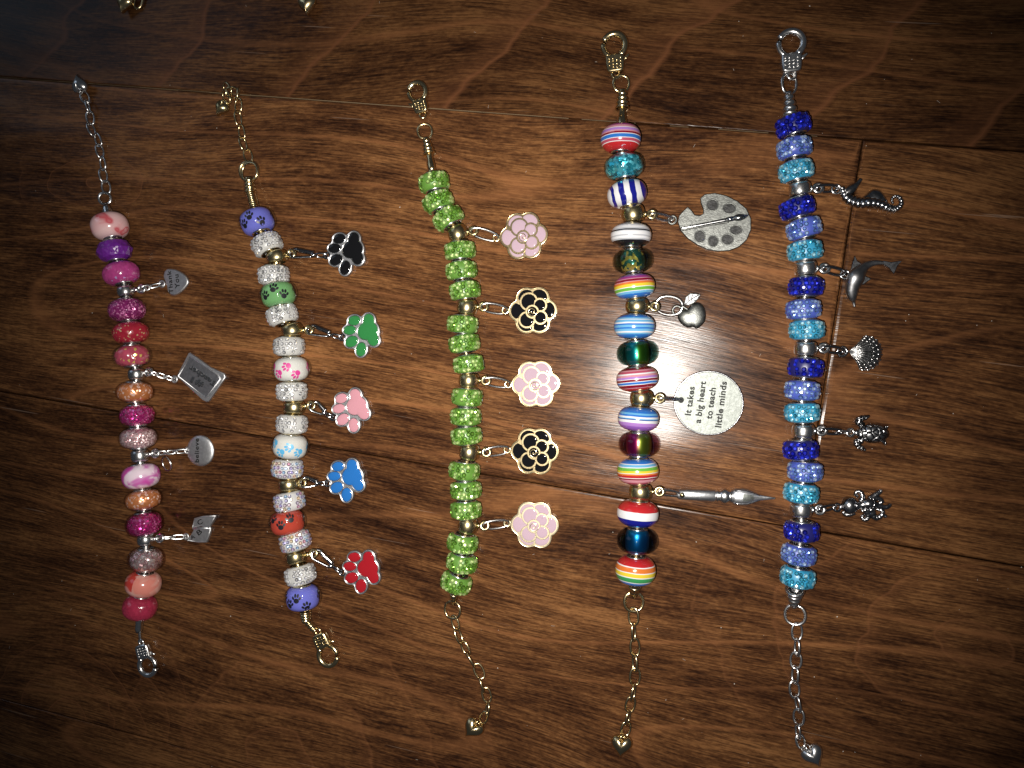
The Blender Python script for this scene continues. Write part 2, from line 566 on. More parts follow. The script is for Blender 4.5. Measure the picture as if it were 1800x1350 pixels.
# ------------------------------------------------------------------ wooden floor
def wood_material(name, seed, tone, veins=None, rings=()):
    m, nt, b = mat(name)
    tc = nd(nt, 'ShaderNodeTexCoord')
    mp = nd(nt, 'ShaderNodeMapping')
    mp.inputs['Scale'].default_value = (1000, 1000, 1000)       # mm
    mp.inputs['Location'].default_value = (seed * 311.0, seed * 173.0, seed * 57.0)
    lk(nt, tc.outputs['Object'], mp.inputs[0])
    # slow bending of the grain
    wm = nd(nt, 'ShaderNodeMapping')
    wm.inputs['Scale'].default_value = (0.55, 1.3, 1.0)
    lk(nt, mp.outputs[0], wm.inputs[0])
    wn = nd(nt, 'ShaderNodeTexNoise', i_Scale=0.010, i_Detail=1.0)
    lk(nt, wm.outputs[0], wn.inputs['Vector'])
    off = nd(nt, 'ShaderNodeCombineXYZ')
    lk(nt, math_n(nt, 'MULTIPLY', math_n(nt, 'SUBTRACT', wn.outputs[0], 0.5), 34.0), off.inputs[1])
    q = nd(nt, 'ShaderNodeVectorMath', operation='ADD')
    lk(nt, mp.outputs[0], q.inputs[0])
    lk(nt, off.outputs[0], q.inputs[1])
    def stretched(sx, sy, scale, detail, rough=0.5, dist=0.0):
        mm_ = nd(nt, 'ShaderNodeMapping')
        mm_.inputs['Scale'].default_value = (sx, sy, 1.0)
        lk(nt, q.outputs[0], mm_.inputs[0])
        n = nd(nt, 'ShaderNodeTexNoise', i_Scale=scale, i_Detail=detail, i_Roughness=rough, i_Distortion=dist)
        lk(nt, mm_.outputs[0], n.inputs['Vector'])
        return n.outputs[0]
    fibre = stretched(0.095, 1.9, 1.0, 4.0, 0.62)
    pore = stretched(0.10, 2.6, 1.0, 2.0, 0.5)
    blotch = stretched(0.026, 0.13, 1.0, 5.0, 0.62)
    broad = stretched(0.008, 0.03, 1.0, 2.0)
    fig = stretched(0.0042, 0.019, 1.0, 0.6, 0.4)
    mot = stretched(0.55, 1.5, 0.9, 3.0, 0.6)
    v = math_n(nt, 'ADD', math_n(nt, 'MULTIPLY', fibre, 0.62), math_n(nt, 'MULTIPLY', blotch, 0.62))
    v = math_n(nt, 'ADD', v, math_n(nt, 'MULTIPLY', broad, 0.36))
    v = math_n(nt, 'ADD', v, math_n(nt, 'MULTIPLY', mot, 0.36))
    k = tone
    v = math_n(nt, 'MULTIPLY', v, 0.75)
    cr = ramp(nt, [(0.54, (0.0075 * k, 0.0031 * k, 0.0022 * k)), (0.65, (0.031 * k, 0.0122 * k, 0.0055 * k)), (0.75, (0.076 * k, 0.0315 * k, 0.0120 * k)),
                   (0.86, (0.150 * k, 0.067 * k, 0.0245 * k)), (0.97, (0.19 * k, 0.083 * k, 0.032 * k))])
    lk(nt, v, cr.inputs[0])
    # short dark pores
    pr = ramp(nt, [(0.33, (1, 1, 1)), (0.45, (0, 0, 0))])
    lk(nt, pore, pr.inputs[0])
    col = mixc(nt, math_n(nt, 'MULTIPLY', pr.outputs[0], 0.62), cr.outputs[0], (0.008, 0.0045, 0.0038))
    # growth-ring lines
    fl = math_n(nt, 'FRACT', math_n(nt, 'MULTIPLY', fig, 7.0))
    fr = ramp(nt, [(0.0, (0, 0, 0)), (0.42, (0, 0, 0)), (0.5, (1, 1, 1)), (0.54, (0, 0, 0))])
    lk(nt, fl, fr.inputs[0])
    fm = math_n(nt, 'MULTIPLY', fr.outputs[0], math_n(nt, 'MULTIPLY', math_n(nt, 'MULTIPLY', blotch, broad), 1.7), True)
    col = mixc(nt, fm, col, (0.19 * k, 0.078 * k, 0.03 * k))
    wob = math_n(nt, 'MULTIPLY', math_n(nt, 'SUBTRACT', stretched(0.02, 0.035, 1.0, 3.0), 0.5), 26.0)
    mmv = nd(nt, 'ShaderNodeMapping')                       # plain mm across this plank
    mmv.inputs['Scale'].default_value = (1000, 1000, 1000)
    lk(nt, tc.outputs['Object'], mmv.inputs[0])
    sx = nd(nt, 'ShaderNodeSeparateXYZ')
    lk(nt, mmv.outputs[0], sx.inputs[0])
    def line(dist, spacing, amount):
        f = math_n(nt, 'FRACT', math_n(nt, 'DIVIDE', math_n(nt, 'ADD', dist, wob), spacing))
        rp = ramp(nt, [(0.0, (0, 0, 0)), (0.25, (0, 0, 0)), (0.47, (0.35,) * 3), (0.5, (1, 1, 1)), (0.53, (0, 0, 0))])
        lk(nt, f, rp.inputs[0])
        return math_n(nt, 'MULTIPLY', rp.outputs[0], amount)
    if veins:
        ang, spacing, amount = veins
        u = math_n(nt, 'ADD', math_n(nt, 'MULTIPLY', sx.outputs[0], math.cos(ang)), math_n(nt, 'MULTIPLY', sx.outputs[1], math.sin(ang)))
        col = mixc(nt, line(u, spacing, amount), col, (0.17 * k, 0.066 * k, 0.028 * k))
    for cx, cy, sy_, spacing, rmax, amount in rings:
        dx = math_n(nt, 'SUBTRACT', sx.outputs[0], cx)
        dy = math_n(nt, 'MULTIPLY', math_n(nt, 'SUBTRACT', sx.outputs[1], cy), sy_)
        dist = math_n(nt, 'SQRT', math_n(nt, 'ADD', math_n(nt, 'MULTIPLY', dx, dx), math_n(nt, 'MULTIPLY', dy, dy)))
        fade = math_n(nt, 'SUBTRACT', 1.0, math_n(nt, 'DIVIDE', dist, rmax), True)
        fade = math_n(nt, 'MULTIPLY', math_n(nt, 'POWER', fade, 0.5), amount)
        col = mixc(nt, line(dist, spacing, fade), col, (0.17 * k, 0.068 * k, 0.028 * k))
    # fine scratches and rubbed spots in the lacquer
    ms = nd(nt, 'ShaderNodeMapping')
    ms.inputs['Rotation'].default_value = (0, 0, R(78))
    ms.inputs['Scale'].default_value = (0.02, 1.1, 1.0)
    lk(nt, mp.outputs[0], ms.inputs[0])
    sn = nd(nt, 'ShaderNodeTexNoise', i_Scale=1.0, i_Detail=1.0)
    lk(nt, ms.outputs[0], sn.inputs['Vector'])
    sr = ramp(nt, [(0.765, (0, 0, 0)), (0.785, (1, 1, 1))])
    lk(nt, sn.outputs[0], sr.inputs[0])
    col = mixc(nt, math_n(nt, 'MULTIPLY', sr.outputs[0], 0.3), col, (0.28, 0.2, 0.15))
    lk(nt, col, b.inputs['Base Color'])
    # satin lacquer, uneven along the pores
    rr = math_n(nt, 'ADD', math_n(nt, 'MULTIPLY', fibre, 0.18), 0.12)
    lk(nt, rr, b.inputs['Roughness'])
    b.inputs['Specular IOR Level'].default_value = 0.13
    h = math_n(nt, 'ADD', math_n(nt, 'MULTIPLY', fibre, 0.5), math_n(nt, 'MULTIPLY', pore, 0.5))
    bn = nd(nt, 'ShaderNodeBump', i_Strength=0.35, i_Distance=0.00012)
    lk(nt, h, bn.inputs['Height'])
    sl = stretched(0.018, 0.05, 1.0, 1.0)
    b2 = nd(nt, 'ShaderNodeBump', i_Strength=0.6, i_Distance=0.0011)
    lk(nt, sl, b2.inputs['Height'])
    lk(nt, bn.outputs[0], b2.inputs['Normal'])
    lk(nt, b2.outputs[0], b.inputs['Normal'])
    return m

s1a, s1b = P(0, 135), P(1515, 244)
s2a, s2b = P(0, 688), P(1644, 971)
gd = ((s1b - s1a).normalized() + (s2b - s2a).normalized()).normalized()      # grain direction
gn = Vector((-gd.y, gd.x, 0))                                                # across, towards image top
GANG = math.atan2(gd.y, gd.x)
n1 = (s1a.dot(gn) + s1b.dot(gn)) / 2
n2 = (s2a.dot(gn) + s2b.dot(gn)) / 2
PW = n1 - n2                                                                 # plank width, about 127 mm
endj = (P(1516, 250).dot(gd) + P(1437, 760).dot(gd)) / 2

def plank(u0, u1, v0, v1, m, parent, bv=1.0):
    g = 0.11
    u0 += g; u1 -= g; v0 += g; v1 -= g
    cu, cv = (u0 + u1) / 2, (v0 + v1) / 2
    hu, hv = (u1 - u0) / 2, (v1 - v0) / 2
    mb = MB()
    prof = [(-0.0, -12.0), (0.0, -1.1), (0.18, -0.62), (0.62, -0.22), (1.5, -0.03), (2.6, 0.0)]
    vs, fs = [], []
    for d, z in prof:
        if z > -5:
            d, z = d * bv, z * bv
        vs += [(-hu + d, -hv + d, z), (hu - d, -hv + d, z), (hu - d, hv - d, z), (-hu + d, hv - d, z)]
    for k in range(len(prof) - 1):
        for i in range(4):
            j = (i + 1) % 4
            fs.append((k * 4 + i, k * 4 + j, k * 4 + 4 + j, k * 4 + 4 + i))
    k = (len(prof) - 1) * 4
    fs.append((k, k + 1, k + 2, k + 3))
    mb.add(vs, fs, False)
    c = gd * cu + gn * cv
    return mb.build('plank', m, parent, T(c) @ Matrix.Rotation(GANG, 4, 'Z'))

gap_m = plain('dark_gap', (0.01, 0.007, 0.005), 0.8)
fb = MB()
fb.add([(-620, -420, -12.5), (460, -420, -12.5), (460, 420, -12.5), (-620, 420, -12.5)], [(0, 1, 2, 3)], False)
floor = fb.build('floor', gap_m, None, Matrix())
tag(floor, 'dark brown stained wooden plank floor with visible grain', 'floor', kind='structure')
rows = [(n1 + PW, n1 + 2 * PW, -560, 420, 0.9, 11.0), (n1, n1 + PW, -560, 420, 0.62, 3.3),
        (n2, n1, -560, endj, 1.0, 5.7), (n2, n1, endj, 420, 0.78, 8.2),
        (n2 - PW, n2, -560, 420, 0.85, 2.4), (n2 - 2 * PW, n2 - PW, -560, 420, 0.9, 14.1)]
for i, (v0, v1, u0, u1, tone, seed) in enumerate(rows):
    def local(px, py):
        p = P(px, py)
        return p.dot(gd) - (u0 + u1) / 2, p.dot(gn) - (v0 + v1) / 2
    vn, rg = None, []
    if i == 1:
        vn = (R(-38), 44.0, 0.7)
    if i == 2:
        rg = [(*local(165, 320), 2.2, 15.0, 42.0, 0.55)]
    if i == 4:
        rg = [(*local(120, 1262), 1.15, 12.0, 62.0, 0.6), (*local(1700, 1130), 1.5, 22.0, 95.0, 0.4), (*local(480, 1330), 1.1, 24.0, 90.0, 0.35)]
    plank(u0, u1, v0, v1, wood_material('stained_wood_%d' % i, seed, tone * 1.2, vn, rg), floor, 0.22 if i < 2 else 0.4 if i > 3 else 0.8)
# pale dried filler in the upper seam
fm = plain('pale_seam_filler', (0.20, 0.14, 0.08), 0.7)
mb = MB()
rng = random.Random(4)
u = -330.0
while u < 20:
    l = rng.uniform(4, 22)
    w = rng.uniform(0.05, 0.12) * (1.0 if u < -60 else 0.6)
    c = gn * (n1 + rng.uniform(-0.05, 0.05))
    a, b_ = gd * u + c, gd * (u + l) + c
    mb.add([(a - gn * w) + Vector((0, 0, -0.75)), (b_ - gn * w) + Vector((0, 0, -0.75)), b_ + gn * w + Vector((0, 0, -0.35)), a + gn * w + Vector((0, 0, -0.35))],
           [(0, 1, 2, 3)], False)
    u += l + (0.0 if u < -60 else rng.uniform(0, 12))
tag(mb.build('seam_filler', fm, floor, Matrix()), kind='stuff')

# ------------------------------------------------------------------ bead shapes
def bead_profile(Rm, L, rin, p, q, k=14, hole=None):
    """closed cross-section: barrel outside, hole inside; half length L"""
    hole = hole or rin * 0.86
    out = []
    for i in range(k + 1):
        z = -L + 2 * L * i / k
        z = L * math.sin(0.5 * math.pi * z / L)
        out.append((rin + (Rm - rin) * max(0.0, 1 - abs(z / L) ** p) ** (1 / q), z))
    return out + [(hole, L * 0.98), (hole, -L * 0.98)]
def end_caps(bead, L, rin, m):
    for s in (1, -1):
        mb = MB()
        prof = [(rin * 0.72, L - 0.5), (rin * 0.72, L + 0.05), (rin * 0.80, L + 0.26), (rin * 0.95, L + 0.30), (rin * 1.10, L + 0.16), (rin * 1.16, L - 0.10), (rin * 1.05, L - 0.5)]
        prof = [(r, z * s) for r, z in prof]
        lathe(mb, prof, 28)
        mb.build('end_cap', m, bead)
def facet_bead(Rm, L, rin, n=11):
    mb = MB()
    rings = [(rin, -L, 0), (Rm * 0.80, -L * 0.72, 0.5), (Rm, -L * 0.02, 0), (Rm * 0.80, L * 0.72, 0.5), (rin, L, 0)]
    vs, fs = [], []
    for r, z, o in rings:
        for i in range(n):
            a = 2 * math.pi * (i + o) / n
            vs.append((r * math.cos(a), r * math.sin(a), z))
    for k in range(4):
        o = rings[k][2]
        for i in range(n):
            j = (i + 1) % n
            A, B, C, D = k * n + i, k * n + j, (k + 1) * n + i, (k + 1) * n + j
            if o == 0:
                fs += [(A, B, C), (B, D, C)]
            else:
                fs += [(A, B, D), (A, D, C)]
    o = len(vs)
    for z in (-L, L):
        for i in range(n):
            a = 2 * math.pi * i / n
            vs.append((rin * 0.85 * math.cos(a), rin * 0.85 * math.sin(a), z))
    for i in range(n):
        j = (i + 1) % n
        fs += [(j, i, o + i, o + j), (4 * n + i, 4 * n + j, o + n + j, o + n + i), (o + j, o + i, o + n + i, o + n + j)]
    mb.add(vs, fs, False)
    return mb
def surf(prof_fn, a, z, lift=0.0):
    r = prof_fn(z) + lift
    return Vector((r * math.cos(a), r * math.sin(a), z))
def barrel(Rm, L, rin, p, q):
    return lambda z: rin + (Rm - rin) * max(0.0, 1 - abs(min(abs(z), L * 0.999) / L) ** p) ** (1 / q)
STONES = {}
def stones_mesh(key, fn, L, Rm, m, seed, r0):
    k = (key, seed)
    if k in STONES:
        return STONES[k]
    rng = random.Random(seed * 91 + len(key))
    mb = MB()
    gap = rng.uniform(0, 6.28)
    r0 *= 0.80
    for ri, row in enumerate((-1.16, -0.40, 0.40, 1.16)):
        n = int(2 * math.pi * fn(row * L * 0.55) / (r0 * 2.12))
        for i in range(n):
            a = 2 * math.pi * (i + 0.5 * (ri & 1)) / n + rng.uniform(-0.05, 0.05)
            if rng.random() < 0.05 or abs((a - gap + 3.14) % 6.283 - 3.14) < 0.16:
                continue
            z = row * L * 0.55 + rng.uniform(-0.12, 0.12)
            c = surf(fn, a, z)
            e = 0.05
            tz = (surf(fn, a, z + e) - surf(fn, a, z - e)).normalized()
            ta = Vector((-math.sin(a), math.cos(a), 0))
            nn = ta.cross(tz).normalized()
            r = r0 * rng.uniform(0.92, 1.10)
            tilt = rng.uniform(-0.12, 0.12)
            nn = (nn + ta * tilt + tz * rng.uniform(-0.12, 0.12)).normalized()
            ta = (ta - nn * ta.dot(nn)).normalized()
            tz = nn.cross(ta)
            vs, fs = [], []
            ph = rng.uniform(0, 0.8)
            for rr, h in ((1.0, -0.15), (1.0, 0.12 * r0), (0.52, 0.55 * r0)):
                for q in range(8):
                    w = ph + q * math.pi / 4 + (math.pi / 8 if rr < 0.9 else 0)
                    vs.append(c + ta * (rr * r * math.cos(w)) + tz * (rr * r * math.sin(w)) + nn * h)
            for q in range(8):
                k2 = (q + 1) % 8
                fs += [(q, k2, 8 + k2, 8 + q), (8 + q, 8 + k2, 16 + q), (8 + k2, 16 + k2, 16 + q)]
            fs.append(tuple(range(16, 24)))
            mb.add(vs, fs, False)
    me = mb.mesh('rhinestones', m[0])
    me.materials.append(m[1])
    me.polygons.foreach_set('material_index', [1 if len(f) == 8 else 0 for f in mb.f])
    STONES[k] = me
    return me
def paw_prints(bead, fn, L, m, spots, size):
    """flat printed paws that follow the bead; spots: (angle, z, turn)"""
    pads = [(0.0, -0.20, 0.36, 0.32, 0), (-0.44, 0.12, 0.15, 0.23, 0.5), (-0.17, 0.42, 0.15, 0.25, 0.15), (0.17, 0.42, 0.15, 0.25, -0.15), (0.44, 0.12, 0.15, 0.23, -0.5)]
    for a0, z0, turn in spots:
        mb = MB()
        for cx, cy, rx, ry, rt in pads:
            pts = [(cx, cy)] + ellipse(cx, cy, rx, ry, rt, 10)
            vs = []
            for x, y in pts:
                X = (x * math.cos(turn) - y * math.sin(turn)) * size
                Z = (x * math.sin(turn) + y * math.cos(turn)) * size
                zz = min(max(z0 + Z, -L * 0.96), L * 0.96)
                vs.append(surf(fn, a0 - X / fn(z0), zz, 0.035))
            mb.add(vs, [(0, 1 + q, 1 + (q + 1) % 10) for q in range(10)])
        mb.build('paw_print', m, bead)

# ------------------------------------------------------------------ chain, rings, clasps
def oval_link(c, d, length, width, wire, roll):
    """closed wire link round c, its long axis along d, rolled about that axis; returns an MB in local frame and its matrix"""
    mb = MB()
    a, b = length / 2 - wire, width / 2 - wire
    st = max(0.0, a - b)
    pts = []
    for i in range(24):
        t = 2 * math.pi * i / 24
        sg = lambda v, e: math.copysign(abs(v) ** e, v)
        pts.append((b * sg(math.cos(t), 0.86), a * sg(math.sin(t), 0.92), 0))
    tube(mb, pts, wire, True, 8)
    y = d.normalized()
    side = Vector((0, 0, 1)).cross(y).normalized()
    z = (Matrix.Rotation(roll, 3, y) @ Vector((0, 0, 1)))
    z = (z - y * z.dot(y)).normalized()
    x = y.cross(z)
    M = Matrix((x, y, z)).transposed().to_4x4()
    M.translation = c
    return mb, M
def link(root, p0, p1, width, wire, roll, m, name='jump_ring', extra=None):
    d = p1 - p0
    L = d.length + (2 * wire * 1.6 if extra is None else extra)
    mb, M = oval_link((p0 + p1) / 2, d, L, width, wire, roll)
    return mb.build(name, m, root, M)
def ring_at(root, c, r, wire, m, roll=0.12, name='jump_ring', d=Vector((0, 1, 0)), sx=1.0):
    mb, M = oval_link(c, d, 2 * r * sx, 2 * r, wire, roll)
    return mb.build(name, m, root, M)
def chain(root, px, m, wire=0.42, width=3.5, seed=1):
    width *= 1.1
    """the links of the extender chain, centred on the listed photo points"""
    rng = random.Random(seed)
    pts = [P(x, y, 1.3) for x, y in px]
    for i, c in enumerate(pts):
        a = pts[i - 1] if i else c * 2 - pts[1]
        b = pts[i + 1] if i < len(pts) - 1 else c * 2 - pts[i - 1]
        d = b - a
        L = d.length / 2 + 2 * wire * 1.9
        steep = i % 2
        roll = (R(68) if steep else R(16)) * rng.choice((1, -1)) + rng.uniform(-0.15, 0.15)
        w = width * rng.uniform(0.94, 1.06)
        c = Vector((c.x, c.y, wire + (w / 2 - wire) * abs(math.sin(roll)) + (0.25 if not steep else 0.0)))
        mb, M = oval_link(c, d, L, w, wire, roll)
        mb.build('chain_link', m, root, M)
def heart_outline(w, h, n=40):
    out = []
    for i in range(n):
        t = 2 * math.pi * i / n
        x = 16 * math.sin(t) ** 3
        y = 13 * math.cos(t) - 5 * math.cos(2 * t) - 2 * math.cos(3 * t) - math.cos(4 * t)
        out.append((x / 32 * w * 0.86 + 0.14 * w / 2 * math.sin(t), (y + 2.5) / 29 * h * 0.86 + 0.14 * h / 2 * math.cos(t)))
    return out
def heart_drop(root, px, point_px, m, w=6.6, h=6.8, label=None):
    """small puffed heart; point_px: photo point its tip looks at"""
    c = P(*px, 2.3)
    d = P(*point_px, 2.3) - c
    M = T(c) @ Matrix.Rotation(math.atan2(d.y, d.x) + math.pi / 2, 4, 'Z')
    mb = MB()
    dome(mb, heart_outline(w, h), 0, 2.25, 9, 1.8, True, (0, 0.3))
    o = mb.build('heart_drop', m, root, M)
    lp = MB()
    torus(lp, (0, h * 0.42, 0.2), 1.0, 0.32, (1, 0.2, 0.5), 16, 8)
    lp.build('heart_loop', m, o)
    if label:
        o['label'] = label
    return o
def clasp(root, ring_px, tail_px, m, scale=1.0, flip=1):
    """lobster clasp: hook ring, patterned body, lever, base loop"""
    c, t = P(*ring_px, 1.7), P(*tail_px, 1.7)
    d = c - t
    M = T(c) @ Matrix.Rotation(math.atan2(d.y, d.x) - math.pi / 2, 4, 'Z') @ Matrix.Scale(scale, 4)
    body = MB()
    out = smooth_path([(-2.7, -3.3), (-3.0, -4.6), (-2.9, -7.2), (-2.3, -8.6), (0, -8.9), (2.3, -8.6), (2.9, -7.2), (3.0, -4.6), (2.7, -3.3), (0, -2.9)], 4, True)
    slab(body, out, -1.3, 1.35, 0.55)
    o = body.build('lobster_clasp', m, root, M)
    hk = MB()
    pts, rad = [], []
    for i in range(25):
        a = R(-62) + R(304) * i / 24
        pts.append((3.75 * math.cos(a) * 0.96, 3.75 * math.sin(a) + 0.0, 0))
        rad.append(1.14 - 0.25 * abs(i / 24 - 0.35))
    tube(hk, pts[:18], rad[:18], False, 10)
    hk.build('hook', m, o)
    gt = MB()
    tube(gt, [Vector(p) * 0.985 for p in pts[18:]], [r * 0.9 for r in rad[18:]], False, 10)
    gt.build('gate', m, o)
    lv = MB()
    slab(lv, [(2.6 * flip, -4.2), (4.5 * flip, -3.3), (4.7 * flip, -3.9), (2.8 * flip, -5.4)], -0.4, 0.5, 0.18)
    lv.build('lever', m, o)
    bl = MB()
    torus(bl, (0, -9.5, 0.1), 1.25, 0.42, (0.25, 0.1, 1), 18, 8)
    bl.build('base_loop', m, o)
    rl = MB()
    rng = random.Random(3)
    for gx in (-1.8, -0.6, 0.6, 1.8):
        for gy in (-4.4, -5.4, -6.4, -7.3):
            if rng.random() < 0.2:
                continue
            w, h = (0.32, 0.40) if rng.random() < 0.6 else (0.42, 0.16)
            slab(rl, [(gx - w, gy - h), (gx + w, gy - h), (gx + w, gy + h), (gx - w, gy + h)], 1.2, 1.62, 0.12)
    tag(rl.build('raised_pattern', m, o), kind='stuff')
    return o
def coil_end(root, p0, p1, m, name='cord_end', z=(4.0, 2.6), radii=(1.5, 1.2), ridges=4):
    """ribbed metal end of the bead string"""
    a, b = P(*p0, z[0]), P(*p1, z[1])
    L = (b - a).length
    prof = [(0.05, 0)]
    N = ridges * 6
    for i in range(N + 1):
        t = i / N
        r = radii[0] * (1 - t) + radii[1] * t
        prof.append((r * (1 + (0.24 if ridges > 6 else 0.15) * math.sin(t * ridges * 2 * math.pi)), t * L))
    prof.append((0.05, L))
    mb = MB()
    lathe(mb, prof, 20)
    return mb.build(name, m, root, frame(a, b - a))

def charm_holder(root, px, loop_px, m, tang, rpx=20.0, lpx=13.0, zc=5.2, round_=2.2):
    c = P(*px, zc)
    Rm, L = rpx / SW(*px, zc), lpx / SL(*px, zc)
    M = frame(c, tang)
    mb = MB()
    lathe(mb, bead_profile(Rm, L, Rm * 0.62, round_, 2.0, 12), 32)
    o = mb.build('charm_holder', m, root, M)
    lc = P(*loop_px, zc - 0.6)
    W = M.inverted()
    l = W @ lc
    lp = MB()
    ax = (W.to_3x3() @ Vector((0.1, 0.15, 1))).normalized()
    torus(lp, l, 1.25, 0.55, ax, 20, 8)
    d = Vector((l.x, l.y, l.z))
    start = d.normalized() * Rm * 0.9
    tube(lp, [start, d * ((d.length - 1.3) / d.length)], [0.95, 0.7], False, 8)
    lp.build('holder_loop', m, o)
    return o, lc

# ------------------------------------------------------------------ whole bracelets
def make_bracelet(label, cap_m, beads, cord_m, ends):
    """beads: list of dict(px, kind, w, l, ...) in order along the string; ends: extra photo points of the string"""
    xs = [b['px'] for b in beads]
    c = P(sum(x for x, y in xs) / len(xs), sum(y for x, y in xs) / len(xs))
    root = thing('charm_bracelet', c, label, 'bracelet', 'charm bracelets laid out on the wooden floor')
    cent = []
    for b in beads:
        if b['kind'] == 'holder':
            b['R'] = b.get('r', 20) / SW(*b['px'], 5)
        else:
            b['R'] = b['w'] / 2 / SW(*b['px'], 6)
            b['L'] = b['l'] / 2 / SL(*b['px'], 6) * (1.0 if b['kind'] == 'rhine' else 0.95)
        b['z'] = b['R'] + 0.05
    for i, b in enumerate(beads):
        if b['kind'] == 'holder':
            nb = [beads[j]['z'] for j in (i - 1, i + 1) if 0 <= j < len(beads) and beads[j]['kind'] != 'holder']
            b['z'] = min(nb) - 0.2
        cent.append(P(*b['px'], b['z']))
    zs = min(b['z'] for b in beads)
    path = [P(*ends[0], zs * 0.75)] + [Vector((v.x, v.y, v.z)) for v in cent] + [P(*ends[1], zs * 0.75)]
    sp = smooth_path([tuple(v) for v in path], 5)
    mb = MB()
    tube(mb, sp, [1.25 * (1 + 0.10 * (i % 2)) for i in range(len(sp))], False, 10)
    mb.build('bead_string', cord_m, root, Matrix())
    for i, b in enumerate(beads):
        t = path[i] - path[i + 2]
        t.z = 0
        t = Matrix.Rotation(R(b.get('tilt', 0)), 3, 'Z') @ t.normalized()
        b['t'] = t
        make_bead(root, b, cent[i], t, cap_m, i)
    return root
def make_bead(root, b, c, t, cap_m, i):
    k = b['kind']
    rng = random.Random(i * 13 + int(b['px'][0]))
    if k == 'holder':
        o, lc = charm_holder(root, b['px'], b['loop'], b['m'], t, b.get('r', 20), b.get('l', 13), b['z'], b.get('round', 2.6))
        b['lc'] = lc
        return
    Rm, L = b['R'], b['L']
    if k == 'rhine':
        rin = Rm * 0.62
        fn = barrel(Rm, L, rin, 2.7, 2.0)
        M = frame(c, t, roll=rng.uniform(0, 6.28))
        mb = MB()
        lathe(mb, bead_profile(Rm, L, rin, 2.7, 2.0, 18), 36)
        o = mb.build('rhinestone_bead', b['m'], root, M)
        me = stones_mesh(b['m'].name, fn, L, Rm, b['stone'], i % 4, b.get('sr', 0.84))
        tag(place('rhinestones', me, o), kind='stuff')
    else:
        rin = Rm * 0.43
        fn = barrel(Rm, L, rin, 2.3, 1.9)
        M = frame(c, t)
        if k == 'glass':
            mb = MB()
            lathe(mb, bead_profile(Rm, L, rin, 2.3, 1.9, 18), 48)
            o = mb.build('glass_bead', b['m'], root, M)
        elif k == 'facet':
            o = facet_bead(Rm, L, rin, b.get('n', 11)).build('faceted_bead', b['m'], root, M)
        elif k in ('tint', 'paw'):
            mb = MB()
            lathe(mb, bead_profile(Rm, L, rin, 2.3, 1.9, 18), 48)
            o = mb.build('glass_bead', b['m'] if k == 'tint' else CLEAR, root, M)
        if k == 'paw' or b.get('core'):
            kk = 0.87 if k == 'paw' else b.get('kc', 0.62)
            Rc, Lc = Rm * kk, L * (0.985 if k == 'paw' else 0.94)
            rc = rin * 0.99 if k == 'paw' else rin * 0.97
            fc = barrel(Rc, Lc, rc, 3.0, 2.0) if k == 'paw' else barrel(Rc, Lc, rc, 2.6, 1.9)
            mb = MB()
            lathe(mb, bead_profile(Rc, Lc, rc, 3.0 if k == 'paw' else 2.6, 2.0 if k == 'paw' else 1.9, 16, rc * 0.84), 40)
            mb.build('core', b['core'], o)
            if k == 'paw':
                paw_prints(o, fc, Lc, b['print'], b['spots'], 2.75)
    if b.get('label'):
        o['label'] = b['label']
    end_caps(o, L, rin * (0.98 if k == 'rhine' else 1.0), cap_m)

def G(px, py, m, w=72, l=42, kind='glass', **kw):
    return dict(px=(px, py), kind=kind, m=m, w=w, l=l, **kw)
def H(px, py, lx, ly, m, **kw):
    return dict(px=(px, py), kind='holder', loop=(lx, ly), m=m, **kw)

# ------------------------------------------------------------------ charms
class Crop:
    """photo measurements taken in an enlarged cut-out: origin and enlargement"""
    def __init__(s, ox, oy, k, centre, z=0.8):
        s.o, s.k, s.z = (ox, oy), k, z
        s.c = P(ox + centre[0] / k, oy + centre[1] / k, z)
        s.c.z = 0.0
        s.s = S(ox + centre[0] / k, oy + centre[1] / k, z) * k      # cut-out pixels per mm
    def px(s, x, y):
        return (s.o[0] + x / s.k, s.o[1] + y / s.k)
    def pt(s, x, y):
        v = P(*s.px(x, y), s.z) - s.c
        return (v.x, v.y)
    def pts(s, l):
        return [s.pt(*p) for p in l]
    def w(s, x, y, z=None):
        return P(*s.px(x, y), s.z if z is None else z)
    def M(s):
        return T(s.c)
def tubes_px(mb, cr, path, zf, sub=5, n=10, ripple=0.0, nr=14, squash=1.0):
    """swollen tube through (x, y, radius) in cut-out pixels; zf: height of its axis in mm or None for resting"""
    sp = smooth_path(path, sub)
    pts, rad = [], []
    for i, (x, y, r) in enumerate(sp):
        r = max(r, 1.0) / cr.s
        if ripple:
            r *= 1 + ripple * math.sin(i / len(sp) * nr * 2 * math.pi)
        a = cr.pt(x, y)
        pts.append((a[0], a[1], (r * squash + 0.05) if zf is None else zf))
        rad.append(r)
    return tube(mb, pts, rad, False, n, squash)

